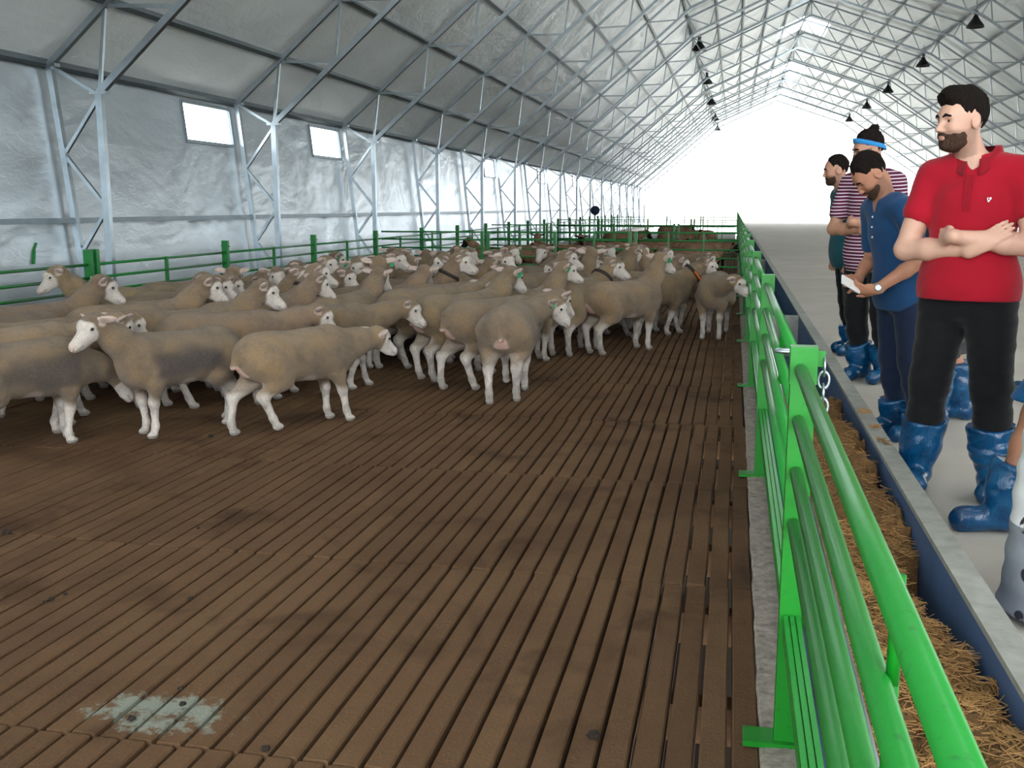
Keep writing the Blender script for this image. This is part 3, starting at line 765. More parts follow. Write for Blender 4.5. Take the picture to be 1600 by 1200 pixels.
def sheep_mesh(name, h=.0115, mat='fleece', **kw):
    S, hc, R, n0, n2 = sheep_sdf(**kw)
    xs, ys, zs = axis((-.66, .98, h)), axis((-.44, .44, h)), axis((-.02, 1.16, h))
    Fd = S.field(xs, ys, zs); G = np.stack(np.meshgrid(xs, ys, zs, indexing='ij'), -1); Fd += wob(G, 24, 12)*.0045*np.clip((G[..., 2]-.33)*8, 0, 1)*np.clip((.5-G[..., 0])*6, 0, 1); V, Q = surface_nets(Fd, xs, ys, zs)
    V = V.copy(); V[:, 2] = np.maximum(V[:, 2], 0.0)
    L = (V-hc)@R                                                           # head frame
    nz = wob(V.astype(np.float32), 40, 1)*.012
    x, y, z = V[:, 0], V[:, 1], V[:, 2]
    # white mask: face in front of the poll, ears, legs below the knee
    headd = np.linalg.norm(L-np.array([.09, 0, -.02]), axis=1)
    face = sstep(.012, .034, L[:, 0]+nz-.9*np.clip(L[:, 2]-.045, 0, 1)-.5*np.clip(-L[:, 2]-.03, 0, 1))*(headd < .21)*(L[:, 2] > -.105)
    ear = np.zeros(len(V))
    for sd in (-1, 1): ear = np.maximum(ear, sstep(.052, .040, segd(L, (-.035, sd*.10, .03), (-.075, sd*.19, .03)))*(sd*L[:, 1] > .078))
    w = np.maximum(face, ear*.9)
    legw = sstep(.36, .27, z+nz*1.5+np.where(x > 0, .03, .0))
    w = np.maximum(w, legw)
    inn = sstep(.42, .36, z+nz)*sstep(.16, .10, np.abs(y))*(x < -.1)*.5
    w = np.maximum(w, inn*.6)
    rear = sstep(.075, .05, np.hypot(y*1.1, (z-.44)*.62)+nz)*(x < -.46)
    w = np.maximum(w, rear)
    groin = sstep(.10, .06, np.hypot(x-.02, (z-.345)*1.1))*.8*(np.abs(y) > .05); w = np.maximum(w, groin*.8)
    soil = sstep(.02, -.07, np.maximum(np.abs(x-.02)-.32, np.abs(z-.535)-.12)+wob(V.astype(np.float32), 14, 2)*.04)*(np.abs(y) > .1)
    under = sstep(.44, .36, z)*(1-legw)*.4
    dark = np.zeros(len(V))
    for s in (-1, 1):
        dark = np.maximum(dark, sstep(.012, .005, np.linalg.norm(L-np.array([.228, s*.018, -.035]), axis=1)))
        dark = np.maximum(dark, .85*sstep(.022, .010, np.linalg.norm((L-np.array([.062, s*.072, .018]))*np.array([1, 1, 1.5]), axis=1)))
        e = np.linalg.norm((L-np.array([-.02, s*.115, .03]))*np.array([1, .45, 1]), axis=1); dark = np.maximum(dark, .35*sstep(.035, .015, e)*(L[:, 0] > -.045))
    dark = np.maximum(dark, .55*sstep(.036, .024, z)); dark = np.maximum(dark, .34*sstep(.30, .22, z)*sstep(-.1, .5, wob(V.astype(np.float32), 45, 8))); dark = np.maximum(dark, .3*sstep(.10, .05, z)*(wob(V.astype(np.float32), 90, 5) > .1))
    dark = np.maximum(dark, .5*sstep(.009, .004, np.abs(L[:, 2]+.052))*(L[:, 0] > .16)*(headd < .2))
    pink = np.clip(rear*.8+ear*.35+groin*.4+.25*sstep(.2, .215, L[:, 0])*(headd < .2), 0, 1)
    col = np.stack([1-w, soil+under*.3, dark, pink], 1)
    me = np_mesh(name, V, Q, M[mat], col); HEADC[me.name] = (hc, R, n0, n2); return me
def add_eyes(e, key):
    hc, R, n0, n2 = HEADC[key]
    for s in (-1, 1):
        p = hc+R@np.array([.060, s*.0745, .020]); o = ob('eye', EYE, e, tuple(p)); o.rotation_euler = Matrix([list(r) for r in R]).to_euler()
bm = bmesh.new(); bmesh.ops.create_uvsphere(bm, u_segments=8, v_segments=6, radius=.0105); EYE = bpy.data.meshes.new('eye'); bm.to_mesh(EYE); bm.free(); EYE.materials.append(M['eye'])
def add_tag(e, key, side):
    hc, R, n0, n2 = HEADC[key]; p = hc+R@np.array([-.022, side*.135, .012])
    m = MB().box(-.004, .004, -.018, .018, -.045, .012).box(-.008, .008, -.006, .006, -.004, .008); o = m.build('ear_tag', M['tag_green'], e)
    o.location = tuple(p); o.rotation_euler = Matrix([list(r) for r in R]).to_euler(); o['label'] = 'green plastic ear tag'
def add_collar(e, key, tagged=False):
    hc, R, n0, n2 = HEADC[key]; d = n2-n0; L = np.linalg.norm(d); d = d/L; c = n0+d*L*.60
    up = np.array([0, 0, 1.]); s = np.cross(d, up); s /= np.linalg.norm(s); u = np.cross(s, d); n = 24; v = []; f = []
    for a_, rr in ((-.019, .122), (-.019, .131), (.019, .124), (.019, .115)):
        for k in range(n):
            t = 2*math.pi*k/n; v.append(c+d*a_+(s*math.cos(t)+u*math.sin(t))*rr*(1.0))
    for i in range(4):
        for k in range(n): f.append((i*n+k, i*n+(k+1) % n, ((i+1) % 4)*n+(k+1) % n, ((i+1) % 4)*n+k))
    o = ob('collar', mesh_from('collar', v, f, M['collar'], True), e); o['label'] = 'dark neck collar'
    if tagged:
        m = MB(); sd = -1
        q = c+s*.128-u*.03; m.bar(q+u*.06, q-u*.07, .05, .014, up=tuple(d)); o2 = m.build('collar_tag', M['tag_orange'], e); o2['label'] = 'orange numbered collar tag'
# the flock: x, y, heading in degrees, pose, flank soil, collar (2 = with orange tag), ear tag side
FLOCK = [
 (-4.82, 6.172, 62.0, 'grz', 0.9, 0, 0),
 (-4.059, 6.966, -116.0, 'fwd', 1, 0, 0),
 (-3.227, 7.239, 58.0, 'low', 0.35, 0, 1),
 (-4.199, 7.97, 31.8, 'low', 0.2, 0, 0),
 (-3.672, 8.84, 26.6, 'low', 0.3, 0, 0),
 (-4.594, 7.994, 35.9, 'fwd', 0.1, 0, 0),
 (-5.476, 9.14, 34.9, 'fwd', 0, 1, 0),
 (-5.264, 8.252, 42.5, 'fwd', 0.1, 0, 0),
 (-6.137, 7.943, 47.4, 'fwd', 0, 0, 0),
 (-6.365, 9.948, 218.5, 'fwd', 0, 0, 0),
 (-5.818, 7.373, -92.0, 'fwd', 0, 0, 0),
 (-5.37, 6.913, 41.7, 'low', 0, 0, 0),
 (-5.129, 6.488, 59.1, 'low', 0, 0, 0),
 (-6.333, 11.079, 38.6, 'low', 0, 0, 0),
 (-3.203, 10.496, 52.8, 'low', 0, 0, 0),
 (-3.124, 11.124, 45.6, 'walk', 0, 0, 0),
 (-2.639, 9.847, 54.9, 'fwd', 0, 0, -1),
 (-2.186, 9.412, 51.1, 'low', 0, 0, 0),
 (-1.933, 8.947, 93.9, 'rgt', 0, 0, -1),
 (-1.753, 11.814, 73.3, 'rgt', 0, 1, 0),
 (-1.231, 11.964, 49.4, 'hi', 0, 0, 0),
 (-1.057, 13.634, 20.4, 'walk', 0, 2, 0),
 (-0.212, 13.623, -95.3, 'lft', 0, 0, 0),
 (-1.315, 13.943, 22.5, 'fwd', 0, 0, 0),
 (-1.247, 18.847, 9.3, 'low', 0, 0, 0),
 (-2.296, 10.912, 32.1, 'hi', 0, 0, 0),
 (-5.901, 9.395, 21.9, 'fwd', 0, 0, 0),
 (-5.765, 9.967, 42.6, 'lft', 0, 0, 0),
 (-5.613, 10.986, 16.0, 'fwd', 0, 0, 0),
 (-2.777, 11.99, 189.0, 'hi', 0, 0, 0),
 (-4.425, 8.93, 48.7, 'fwd', 0, 0, 0),
 (-5.595, 10.606, 16.4, 'rgt', 0, 0, 0),
 (-5.405, 8.714, 24.9, 'fwd', 0, 0, 0),
 (-3.869, 9.806, 74.7, 'fwd', 0, 0, 0),
 (-4.771, 10.372, 14.6, 'fwd', 0, 0, 0),
 (-4.568, 9.394, 42.1, 'hi', 0, 1, 0),
 (-6.031, 13.363, 40.8, 'fwd', 0, 0, 0),
 (-4.985, 9.914, 11.5, 'hi', 0, 0, 0),
 (-4.108, 14.259, 214.4, 'hi', 0, 0, 0),
 (-5.037, 13.868, 45.5, 'hi', 0, 0, 0),
 (-5.261, 13.288, 7.3, 'rgt', 0, 0, 0),
 (-4.812, 13.034, 16.8, 'lft', 0, 0, 0),
 (-4.065, 10.321, 59.8, 'hil', 0, 0, 0),
 (-4.751, 11.822, -41.8, 'hi', 0, 0, 0),
 (-4.765, 12.434, 0.3, 'hi', 0, 0, 0),
 (-3.742, 11.598, 25.0, 'hi', 0, 1, 0),
 (-4.625, 11.013, 36.8, 'rgt', 0, 0, 0),
 (-3.247, 13.141, -41.0, 'hi', 0, 0, 0),
 (-3.959, 10.99, 26.8, 'lft', 0, 0, 0),
 (-4.179, 15.654, 17.9, 'fwd', 0, 0, 0),
 (-1.577, 13.029, 192.1, 'fwd', 0, 0, 0),
 (-4.811, 14.459, 4.3, 'lft', 0, 0, 0),
 (-4.253, 13.743, 26.7, 'hi', 0, 0, 0),
 (-3.762, 14.88, 19.5, 'hir', 0, 0, 0),
 (-2.413, 16.539, 198.9, 'lft', 0, 0, 0),
 (-2.76, 15.246, 0.4, 'hir', 0, 0, 0),
 (-2.537, 14.612, 42.9, 'hir', 0, 0, 0),
 (-3.718, 13.642, 37.8, 'hir', 0, 0, 0),
 (-4.061, 12.188, 25.7, 'hi', 0, 0, 0),
 (-3.651, 12.685, 4.6, 'lft', 0, 0, 0),
 (-3.794, 11.96, 28.9, 'hi', 0, 0, 0),
 (-2.692, 13.566, 22.7, 'fwd', 0, 0, 0),
 (-2.635, 16.977, 1.9, 'rgt', 0, 0, 0),
 (-1.122, 14.425, 202.2, 'fwd', 0, 0, 0),
 (-2.253, 13.341, 40.1, 'hil', 0, 0, 0),
 (-2.231, 17.991, 2.8, 'fwd', 0, 0, 0),
 (-0.736, 14.93, 172.7, 'hi', 0, 0, 0),
 (-2.617, 12.725, 25.7, 'hi', 0, 0, 0),
 (-5.315, 11.449, 6.9, 'hi', 0, 0, 0),
 (-4.137, 12.941, 201.7, 'fwd', 0, 0, 0),
 (-5.534, 14.621, 38.5, 'lft', 0, 0, 0),
 (-4.547, 15.024, 38.0, 'rgt', 0, 0, 0),
 (-3.11, 14.719, 25.2, 'fwd', 0, 0, 0),
 (-2.635, 14.006, 6.6, 'fwd', 0, 0, 0),
 (-1.885, 14.606, 32.7, 'hi', 0, 0, 0),
 (-2.369, 18.395, -3.5, 'lft', 0, 0, 0),
 (-1.719, 16.363, 15.7, 'fwd', 0, 0, 0),
 (-4.985, 15.814, 14.8, 'fwd', 0, 0, 0),
 (-5.242, 15.253, 17.7, 'lft', 0, 0, 0),
]

POSE = {
 'fwd': dict(neck_el=48, head_pitch=35), 'lft': dict(neck_yaw=25, neck_el=48, head_yaw=35, head_pitch=30), 'rgt': dict(neck_yaw=-25, neck_el=48, head_yaw=-35, head_pitch=30),
 'hi': dict(neck_el=62, head_pitch=25), 'hil': dict(neck_yaw=15, neck_el=62, head_yaw=50, head_pitch=25), 'hir': dict(neck_yaw=-15, neck_el=62, head_yaw=-50, head_pitch=25),
 'low': dict(neck_el=18, head_pitch=40, legs=(.09, -.08, -.1, .1)), 'walk': dict(neck_el=38, head_pitch=35, legs=(.11, -.1, -.12, .1)), 'grz': dict(neck_el=-18, head_pitch=55, legs=(.03, -.04, .05, -.03))}
MESH = {k: sheep_mesh('sheep_body', h=.0125, **kw) for k, kw in POSE.items()}
NEAR_POSE = {0: dict(neck_el=-22, neck_yaw=6, head_pitch=58, legs=(.04, -.03, -.05, .05)), 1: dict(neck_el=40, head_yaw=6, head_pitch=30, legs=(.02, -.03, .06, -.08), fat=1.03),
 2: dict(neck_el=4, head_pitch=30, legs=(.04, .10, -.13, .12), lifts=(0, 0, 0, .035)), 18: dict(neck_el=12, neck_yaw=-38, head_yaw=-38, head_pitch=40, legs=(.10, -.10, -.08, .08), lifts=(.03, 0, 0, 0)),
 22: dict(neck_el=14, neck_yaw=38, head_yaw=50, head_pitch=28, legs=(.0, .03, -.1, .06))}
rs = random.Random(21)
def dirword(th, x, y):
    rel = (th-(math.degrees(math.atan2(y, x))-90)+180) % 360-180
    if -45 <= rel <= 30: return 'facing right'
    if 30 < rel <= 62: return 'angled away to the right'
    if 62 < rel < 118: return 'seen from behind'
    if rel < -45 and rel > -125: return 'facing the viewer'
    return 'facing left'
def vx(x, y, z=.7):
    d = CM.T @ np.array([x, y, z-CAM_H]); return 800+F_PX*d[0]/d[2]
NEAR_LAB = {0: 'soiled grey-flanked sheep at the left edge with its head lowered', 1: 'white-faced sheep facing left with a dark grey flank patch, front left', 2: 'tan sheep walking right with lowered head and green ear tag, front row',
 3: 'long-backed tan sheep standing behind the two front left sheep', 4: 'tan sheep facing right with white muzzle, behind the one with lowered head', 5: 'sheep with raised white face and pricked ears above the front left backs', 6: 'dark-collared sheep half hidden behind a raised white face at left',
 7: 'tan sheep facing right by the double green post at left', 10: 'sheep at far left looking straight at the viewer, ears spread', 14: 'tall tan sheep turned away, leftmost of the row of rumps', 15: 'sheep with yellowish flank, second of the row of rumps',
 16: 'sheep with pink bare rump in the middle of the row of rumps', 17: 'tan sheep just left of the foremost sheep seen from behind', 18: 'foremost centre sheep walking away with pink rump and turned head', 19: 'sheep seen from behind wearing a dark collar, right of centre',
 20: 'sheep with raised head angled away, left of the orange-tagged one', 21: 'sheep wearing an orange neck tag, facing right', 22: 'lone sheep by the right fence facing the viewer, head turned right', 23: 'sheep just behind the orange-tagged one', 24: 'sheep nearest the cross fence at right behind the orange-tagged one', 25: 'sheep with upright neck left of the collared rump'}
order = sorted(range(len(FLOCK)), key=lambda i: FLOCK[i][1])
rest = [i for i in order if i not in NEAR_LAB]
bands = []; bsz = 12
for b in range(0, len(rest), bsz): bands.append(sorted(rest[b:b+bsz], key=lambda i: vx(FLOCK[i][0], FLOCK[i][1])))
LAB = dict(NEAR_LAB)
for bi, b in enumerate(bands):
    for j, i in enumerate(b):
        x, y, th, ps, so, co, ta = FLOCK[i]
        rowname = ['the foremost crowded row', 'the second crowded row', 'the third crowded row', 'the fourth crowded row', 'the row before the last', 'the rearmost row'][min(bi, 5)]
        LAB[i] = 'tan sheep %s, %s from left in %s' % (dirword(th, x, y), ORD[j+1], rowname)
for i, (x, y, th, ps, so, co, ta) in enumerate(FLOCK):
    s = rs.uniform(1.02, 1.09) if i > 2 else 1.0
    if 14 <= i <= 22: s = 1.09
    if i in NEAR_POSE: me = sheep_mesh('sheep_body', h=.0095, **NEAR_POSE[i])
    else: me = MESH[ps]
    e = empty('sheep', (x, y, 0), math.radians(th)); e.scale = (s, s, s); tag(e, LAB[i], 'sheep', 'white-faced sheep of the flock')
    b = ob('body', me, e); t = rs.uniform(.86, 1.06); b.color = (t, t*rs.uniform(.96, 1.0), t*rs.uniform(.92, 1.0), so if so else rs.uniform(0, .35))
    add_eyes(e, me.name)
    if ta: add_tag(e, me.name, ta)
    elif rs.random() < .15: add_tag(e, me.name, rs.choice((-1, 1)))
    if co: add_collar(e, me.name, co == 2)
# black-headed sheep in the next pens
DM = {k: sheep_mesh('sheep_body', h=.016, mat='fleece_dark', **POSE[k]) for k in ('fwd', 'hi', 'low', 'lft')}
BL = [(775, 378, 180, 'fwd'), (846, 372, 100, 'fwd'), (905, 372, -85, 'fwd'), (950, 380, 20, 'low'), (1070, 375, 95, 'low'), (1118, 382, 10, 'low'), (1108, 358, 100, 'fwd'), (1040, 372, 170, 'low'), (1000, 384, 190, 'low'), (880, 384, 170, 'low'), (815, 385, 5, 'low'), (1085, 391, 185, 'low'), (1130, 372, 170, 'low')]
for i, (px, py, rel, ps) in enumerate(BL):
    z = .88 if ps != 'low' else .74; p = atz(px, py, z); p[1] = max(p[1], 21.2); 
    if p[1] > 29: p = aty(px, py, 28.8)
    r = ray(px, py); th = rel+math.degrees(math.atan2(r[1], r[0]))-90
    x, y = min(p[0], -.75), p[1]
    e = empty('sheep', (x, y, 0), math.radians(th)); tag(e, 'brown black-headed sheep behind the cross fence, %s' % ['leftmost', 'seen from behind under the far windows', 'staring at the viewer with ears spread', 'head down beside the double post', 'nearest the gate', 'low head right of the gate post', 'rearmost with raised head at right', 'standing broadside in the middle', 'left of the double post facing left', 'broadside left of centre', 'broadside behind the left post', 'nearest the feed fence facing left', 'by the feed fence farther back'][i], 'sheep', 'black-headed sheep in the next pen')
    ob('body', DM[ps], e); add_eyes(e, DM[ps].name)
for i, (x, y, th) in enumerate([(-1.9, 35.0, 8), (-1.2, 36.6, 175), (-3.6, 34, 10), (-2.6, 45, 5)]):
    e = empty('sheep', (x, y, 0), math.radians(th)); e.scale = (1.1, 1.1, 1.15); tag(e, 'dark brown sheep in the far pen, %s' % ['broadside in the middle', 'behind the broadside one', 'left of the broadside one', 'farthest back'][i], 'sheep', 'dark sheep in the far pen')
    ob('body', DM['low'], e); add_eyes(e, DM['low'].name)
# ------------------------------------------------------------------ people
def mk_skin(name, rgb):
    t = NT(name); c = t.coord('Object'); n1 = t.noise(c, 9, 4); n2 = t.noise(c, 120, 3)
    at_ = t.n('ShaderNodeAttribute', attribute_name='Col'); sep = t.n('ShaderNodeSeparateColor', i_0=at_.outputs['Color'])
    l = s2l(rgb); col = t.ramp(n1, [(.3, tuple(x*.93 for x in l)), (.7, tuple(min(1, x*1.05) for x in l))])
    col = t.mix(t.math('MULTIPLY', sep.outputs[0], .38), col, tuple(x*k for x, k in zip(l, (.85, .52, .50))))       # lips, nostrils
    col = t.mix(t.math('MULTIPLY', sep.outputs[1], .55), col, tuple(x*.30 for x in l))                               # stubble
    t.set(Base_Color=col, Roughness=.5, Specular_IOR_Level=.35, Subsurface_Weight=.08, Subsurface_Radius=(.02, .008, .005), Normal=t.bump(n2, .1, .002)); return t.m
def mk_cloth(name, rgb, rough=.85, var=.1, weave=220, bump=.25):
    t = NT(name); c = t.coord('Object'); n1 = t.noise(c, 4, 4); n2 = t.noise(c, weave, 2); l = s2l(rgb)
    t.set(Base_Color=t.ramp(n1, [(.3, tuple(x*(1-var) for x in l)), (.7, tuple(min(1, x*(1+var)) for x in l))]), Roughness=rough, Specular_IOR_Level=.2, Sheen_Weight=.12, Normal=t.bump(n2, bump, .002)); return t.m
def mk_stripe():
    t = NT('striped_jersey'); sx = t.n('ShaderNodeSeparateXYZ', i_0=t.n('ShaderNodeTexCoord').outputs['Object'])
    w = t.math('FRACT', t.math('DIVIDE', t.math('ADD', sx.outputs[2], t.math('MULTIPLY', sx.outputs[0], .10)), .0235)); col = t.ramp(w, [(.0, s2l((86, 30, 56))), (.66, s2l((86, 30, 56))), (.70, s2l((222, 206, 216))), (.97, s2l((222, 206, 216)))])
    t.set(Base_Color=col, Roughness=.85, Specular_IOR_Level=.2, Normal=t.bump(t.noise(t.coord('Object'), 200), .2, .002)); return t.m
def mk_print():
    t = NT('printed_white_cotton'); c = t.coord('Object', (1, 1, 1)); vo = t.n('ShaderNodeTexVoronoi', i_Vector=c, i_Scale=12.0, i_Randomness=.5); d = vo.outputs['Distance']
    ring = t.ramp(d, [(.14, (0, 0, 0)), (.20, (1, 1, 1)), (.34, (1, 1, 1)), (.38, (0, 0, 0))]); wv = t.noise(c, 30, 3)
    ring = t.math('MULTIPLY', ring, t.ramp(wv, [(.42, (0, 0, 0)), (.5, (1, 1, 1))]))
    sx = t.n('ShaderNodeSeparateXYZ', i_0=t.n('ShaderNodeTexCoord').outputs['Object']); base = t.mix(t.math('LESS_THAN', sx.outputs[2], .33), s2l((226, 226, 228)), s2l((138, 142, 150)))
    t.set(Base_Color=t.mix(ring, base, s2l((42, 40, 50))), Roughness=.85, Normal=t.bump(t.noise(c, 12), .3, .02)); return t.m
def mk_camo(name, a, b):
    t = NT(name); c = t.coord('Object'); n1 = t.noise(c, 26, 4, .7, 1.0)
    t.set(Base_Color=t.ramp(n1, [(.42, s2l(a)), (.56, s2l(b))]), Roughness=.9); return t.m
def mk_plastic():
    t = NT('blue_shoe_cover_plastic'); c = t.coord('Object'); n1 = t.noise(c, 9, 5, .6, 1.2); n2 = t.noise(t.coord('Object', (1, 1, .35)), 34, 4, .6, .8)
    t.set(Base_Color=t.ramp(n1, [(.3, s2l((5, 52, 92))), (.7, s2l((12, 88, 134)))]), Roughness=.16, Specular_IOR_Level=.6, Normal=t.bump(t.math('ADD', n1, t.math('MULTIPLY', n2, .4)), .45, .02)); return t.m
def mk_hair(name, rgb):
    t = NT(name); c = t.coord('Object', (1, 1, .35)); n = t.noise(c, 130, 3, .7); l = s2l(rgb)
    t.set(Base_Color=t.ramp(n, [(.3, tuple(x*.5 for x in l)), (.7, tuple(x*1.5 for x in l))]), Roughness=.85, Specular_IOR_Level=.08, Normal=t.bump(n, .6, .006)); return t.m
M['skin_a'] = mk_skin('fair_skin', (208, 164, 143)); M['skin_b'] = mk_skin('tanned_skin', (176, 124, 98)); M['skin_c'] = mk_skin('olive_skin', (186, 138, 114))
M['polo'] = mk_cloth('red_pique', (160, 15, 36)); M['polo_dark'] = mk_cloth('red_rib', (142, 12, 31)); M['blacktr'] = mk_cloth('black_trouser_cloth', (16, 16, 19)); M['navy'] = mk_cloth('navy_trouser_cloth', (26, 38, 62))
M['henley'] = mk_cloth('blue_jersey', (28, 66, 106)); M['teal'] = mk_cloth('dark_teal_jersey', (22, 74, 84)); M['maroon'] = mk_cloth('maroon_jersey', (84, 20, 42)); M['stripe'] = mk_stripe()
M['print'] = mk_print(); M['camo'] = mk_camo('dark_camouflage', (40, 40, 42), (62, 62, 60)); M['greyprint'] = mk_camo('grey_patterned_cloth', (92, 92, 90), (140, 140, 134)); M['bluecloth'] = mk_cloth('bright_blue_cloth', (12, 88, 140), .5)
M['plastic'] = mk_plastic(); M['hair'] = mk_hair('black_hair', (26, 21, 19)); M['beardm'] = mk_hair('dark_beard', (66, 50, 41)); M['band'] = mk_cloth('sky_blue_headband', (52, 140, 206)); M['white'] = plain('white_plastic', (232, 238, 244), .4); M['eyew'] = plain('eye_white', (225, 218, 212), .25, 0, .03)
M['steel'] = plain('watch_steel', (190, 192, 196), .25, .9)
def unit(v): v = np.array(v, float); return v/np.linalg.norm(v)
def hand(S, w, d, n, side, curl=20, sp=1.0, thumb=35):
    """w wrist, d finger direction, n back-of-hand normal; side +1 when the thumb lies along +a"""
    d = unit(d); n = np.array(n, float); n = unit(n-d*np.dot(n, d)); a = np.cross(n, d)*side
    R = np.stack([d, a, n], 1); S.ell(w+d*.048, (.052, .041, .017), R, k=.02); S.cap(w-d*.02, w+d*.03, .026, .024, k=.02)
    for k, (off, L) in enumerate(((.030, .92), (.010, 1.04), (-.010, .98), (-.029, .78))):
        p = w+d*.088+a*off; c = 0.0; r = .0092
        dd = unit(d+a*off*.2*sp)
        for i, seg in enumerate((.044, .027, .021)):
            c += math.radians(curl)*(1, 1.1, .8)[i]; v = dd*math.cos(c)-n*math.sin(c); q = p+v*seg*L; S.cap(p, q, r, r*.92, k=.006); p = q; r *= .92
    p = w+d*.018+a*.034; v = unit(d*math.cos(math.radians(thumb))+a*math.sin(math.radians(thumb))-n*.35); q = p+v*.05; S.cap(p, q, .013, .011, k=.012)
    v = unit(v*.8+d*.5-n*.2); S.cap(q, q+v*.034, .011, .0085, k=.006)
def head_sdf(S, T, R):
    S.ell(T(-.012, 0, .035), (.100, .077, .090), R, k=.03).ell(T(.028, 0, -.02), (.068, .063, .098), R, k=.04).ell(T(.030, 0, -.074), (.054, .053, .042), R, k=.03)
    S.ell(T(.074, 0, -.100), (.022, .024, .017), R, k=.02)
    for s in (-1, 1): S.ell(T(.055, s*.040, -.026), (.030, .022, .024), R, k=.02)
    S.cap(T(.080, -.036, .024), T(.080, .036, .024), .013, k=.02)
    for s in (-1, 1): S.ell(T(.098, s*.033, .003), (.018, .018, .011), R, k=.012, sub=True)
    for s in (-1, 1):
        S.ell(T(.0755, s*.032, .0135), (.0135, .0165, .0085), R, k=.006).ell(T(.0745, s*.032, -.0090), (.0125, .0155, .0060), R, k=.006)
    S.cap(T(.088, 0, .014), T(.1135, 0, -.031), .0075, .0100, k=.014)
    for s in (-1, 1): S.ell(T(.102, s*.012, -.038), (.011, .0075, .0065), R, k=.008)
    S.ell(T(.093, 0, -.0605), (.012, .024, .0055), R, k=.008).ell(T(.092, 0, -.0715), (.011, .021, .007), R, k=.008)
    for s in (-1, 1):
        S.ell(T(-.014, s*.079, -.006), (.026, .011, .034), R @ rotm(math.radians(s*18), math.radians(-10), 0), k=.010)
        S.ell(T(-.006, s*.090, -.002), (.012, .007, .018), R, k=.008, sub=True)
def person(name_label, cat_group, loc, heading, height=1.78, joints=None, lean=0.0, head=(0, 0, 0), skin='skin_a', shirt=None, pants=None, boots=True, hair='short', beard=0, res=1.0, extras=None, build=1.0, dress=None):
    e = empty('person', (loc[0], loc[1], loc[2]), math.radians(heading)); tag(e, name_label, 'person', cat_group); sc = height/1.78; e.scale = (sc, sc, sc)
    cl, sl = math.cos(math.radians(lean)), math.sin(math.radians(lean))
    def U(p):
        x, y, z = p; z -= .95; return np.array([x*cl+z*sl, y, -x*sl+z*cl+.95])
    J = dict(sL=(-.01, .185, 1.425), sR=(-.01, -.185, 1.425), eL=(-.03, .255, 1.14), eR=(-.03, -.255, 1.14), wL=(.06, .265, .90), wR=(.06, -.265, .90), hL=(.2, 0, -1), hR=(.2, 0, -1), nL=(0, 1, 0), nR=(0, -1, 0), cL=25, cR=25,
             kL=(.015, .10, .50), kR=(.015, -.10, .50), aL=(-.02, .12, .085), aR=(-.02, -.12, .085), tL=0.0, tR=0.0)
    J.update(joints or {})
    for k in ('sL', 'sR', 'eL', 'eR', 'wL', 'wR'): J[k] = U(J[k]) if k[0] == 's' or not J.get('abs') else np.array(J[k], float)
    for k in ('kL', 'kR', 'aL', 'aR'): J[k] = np.array(J[k], float)
    b = build; B = SDF()
    nb = U((-.015, 0, 1.45)); hy, hp, hr = [math.radians(q) for q in head]; R = rotm(hy, hp+math.radians(lean)*.3, hr)
    hc = U((.005, 0, 1.60))+np.array([.02*math.cos(hy)+.05*math.sin(max(0, hp)), .02*math.sin(hy), .055-.03*math.sin(max(0, hp))])+np.array(J.get('ho', (0, 0, 0))); T = lambda x, y, z: hc+R@np.array([x, y, z])
    Rl = rotm(0, math.radians(lean), 0)
    tors = SDF().ell(U((0, 0, 1.26)), (.108*b, .160*b, .20), Rl, k=.05).ell(U((.005, 0, 1.07)), (.102*b, .142*b, .18), Rl, k=.06).ell((-.005, 0, .93), (.112*b, .155*b, .125), k=.06)
    tors.cap(J['sL']+np.array([0, -.05, .0]), J['sR']+np.array([0, .05, .0]), .062, k=.05).cap(U((-.02, .09, 1.44)), U((-.02, -.09, 1.44)), .07, k=.04)
    B.p += tors.p
    B.cap(nb-np.array([0, 0, .03]), T(-.022, 0, -.065), .062, .055, k=.04)
    head_sdf(B, T, R)
    legs = SDF()
    for s, q in ((1, 'L'), (-1, 'R')):
        sh, el, wr = J['s'+q], J['e'+q], J['w'+q]; f = unit(wr-el)
        B.chain([sh, el], [.056*b, .043*b], k=.03); B.cap(el, el+(wr-el)*.35, .044*b, .043*b, k=.02); B.cap(el+(wr-el)*.35, wr, .043*b, .028, k=.02)
        hand(B, wr, J['h'+q], J['n'+q], s*J.get('side'+q, 1), J['c'+q], 1.0, J.get('th', 35))
        hip = np.array([0, s*.088, .91]); kn, an = J['k'+q], J['a'+q]
        legs.chain([hip, kn, kn+(an-kn)*.32, an], [.088*b, .056*b, .056*b, .038], k=.03)
        fa = math.radians(J['t'+q]); fd = np.array([math.cos(fa), math.sin(fa), 0]); legs.cap(an+np.array([0, 0, -.035])-fd*.03, an+fd*.14+np.array([0, 0, -.055]), .038, .028, k=.03)
    B.p += legs.p
    allp = np.array([q for p in B.p for q in (p[7], p[8])]); lo, hi = allp.min(0)-.04, allp.max(0)+.04
    r = res; hx, hyy = hc[0], hc[1]
    def ax(lo_, hi_, c, w, fine, co):
        a_, b_ = max(lo_, c-w), min(hi_, c+w); sg = []
        if a_-lo_ > co: sg.append((lo_, a_, co))
        sg.append((a_ if sg else lo_, b_, fine))
        if hi_-b_ > co: sg.append((b_, hi_, co))
        return axis(*sg)
    xs = ax(lo[0], hi[0], hx+.02, .15, .0055*r, .0085*r); ys = ax(lo[1], hi[1], hyy, .13, .0055*r, .0085*r)
    zc = hc[2]; wz = [J['wL'][2], J['wR'][2]]; z0, z1 = min(wz)-.14, max(wz)+.14; zf = zc-.15
    z1 = min(z1, zf-.01)
    zs = axis((-.01, z0, .014*r), (z0, z1, .007*r), (z1, zf, .011*r), (zf, hi[2], .0055*r))
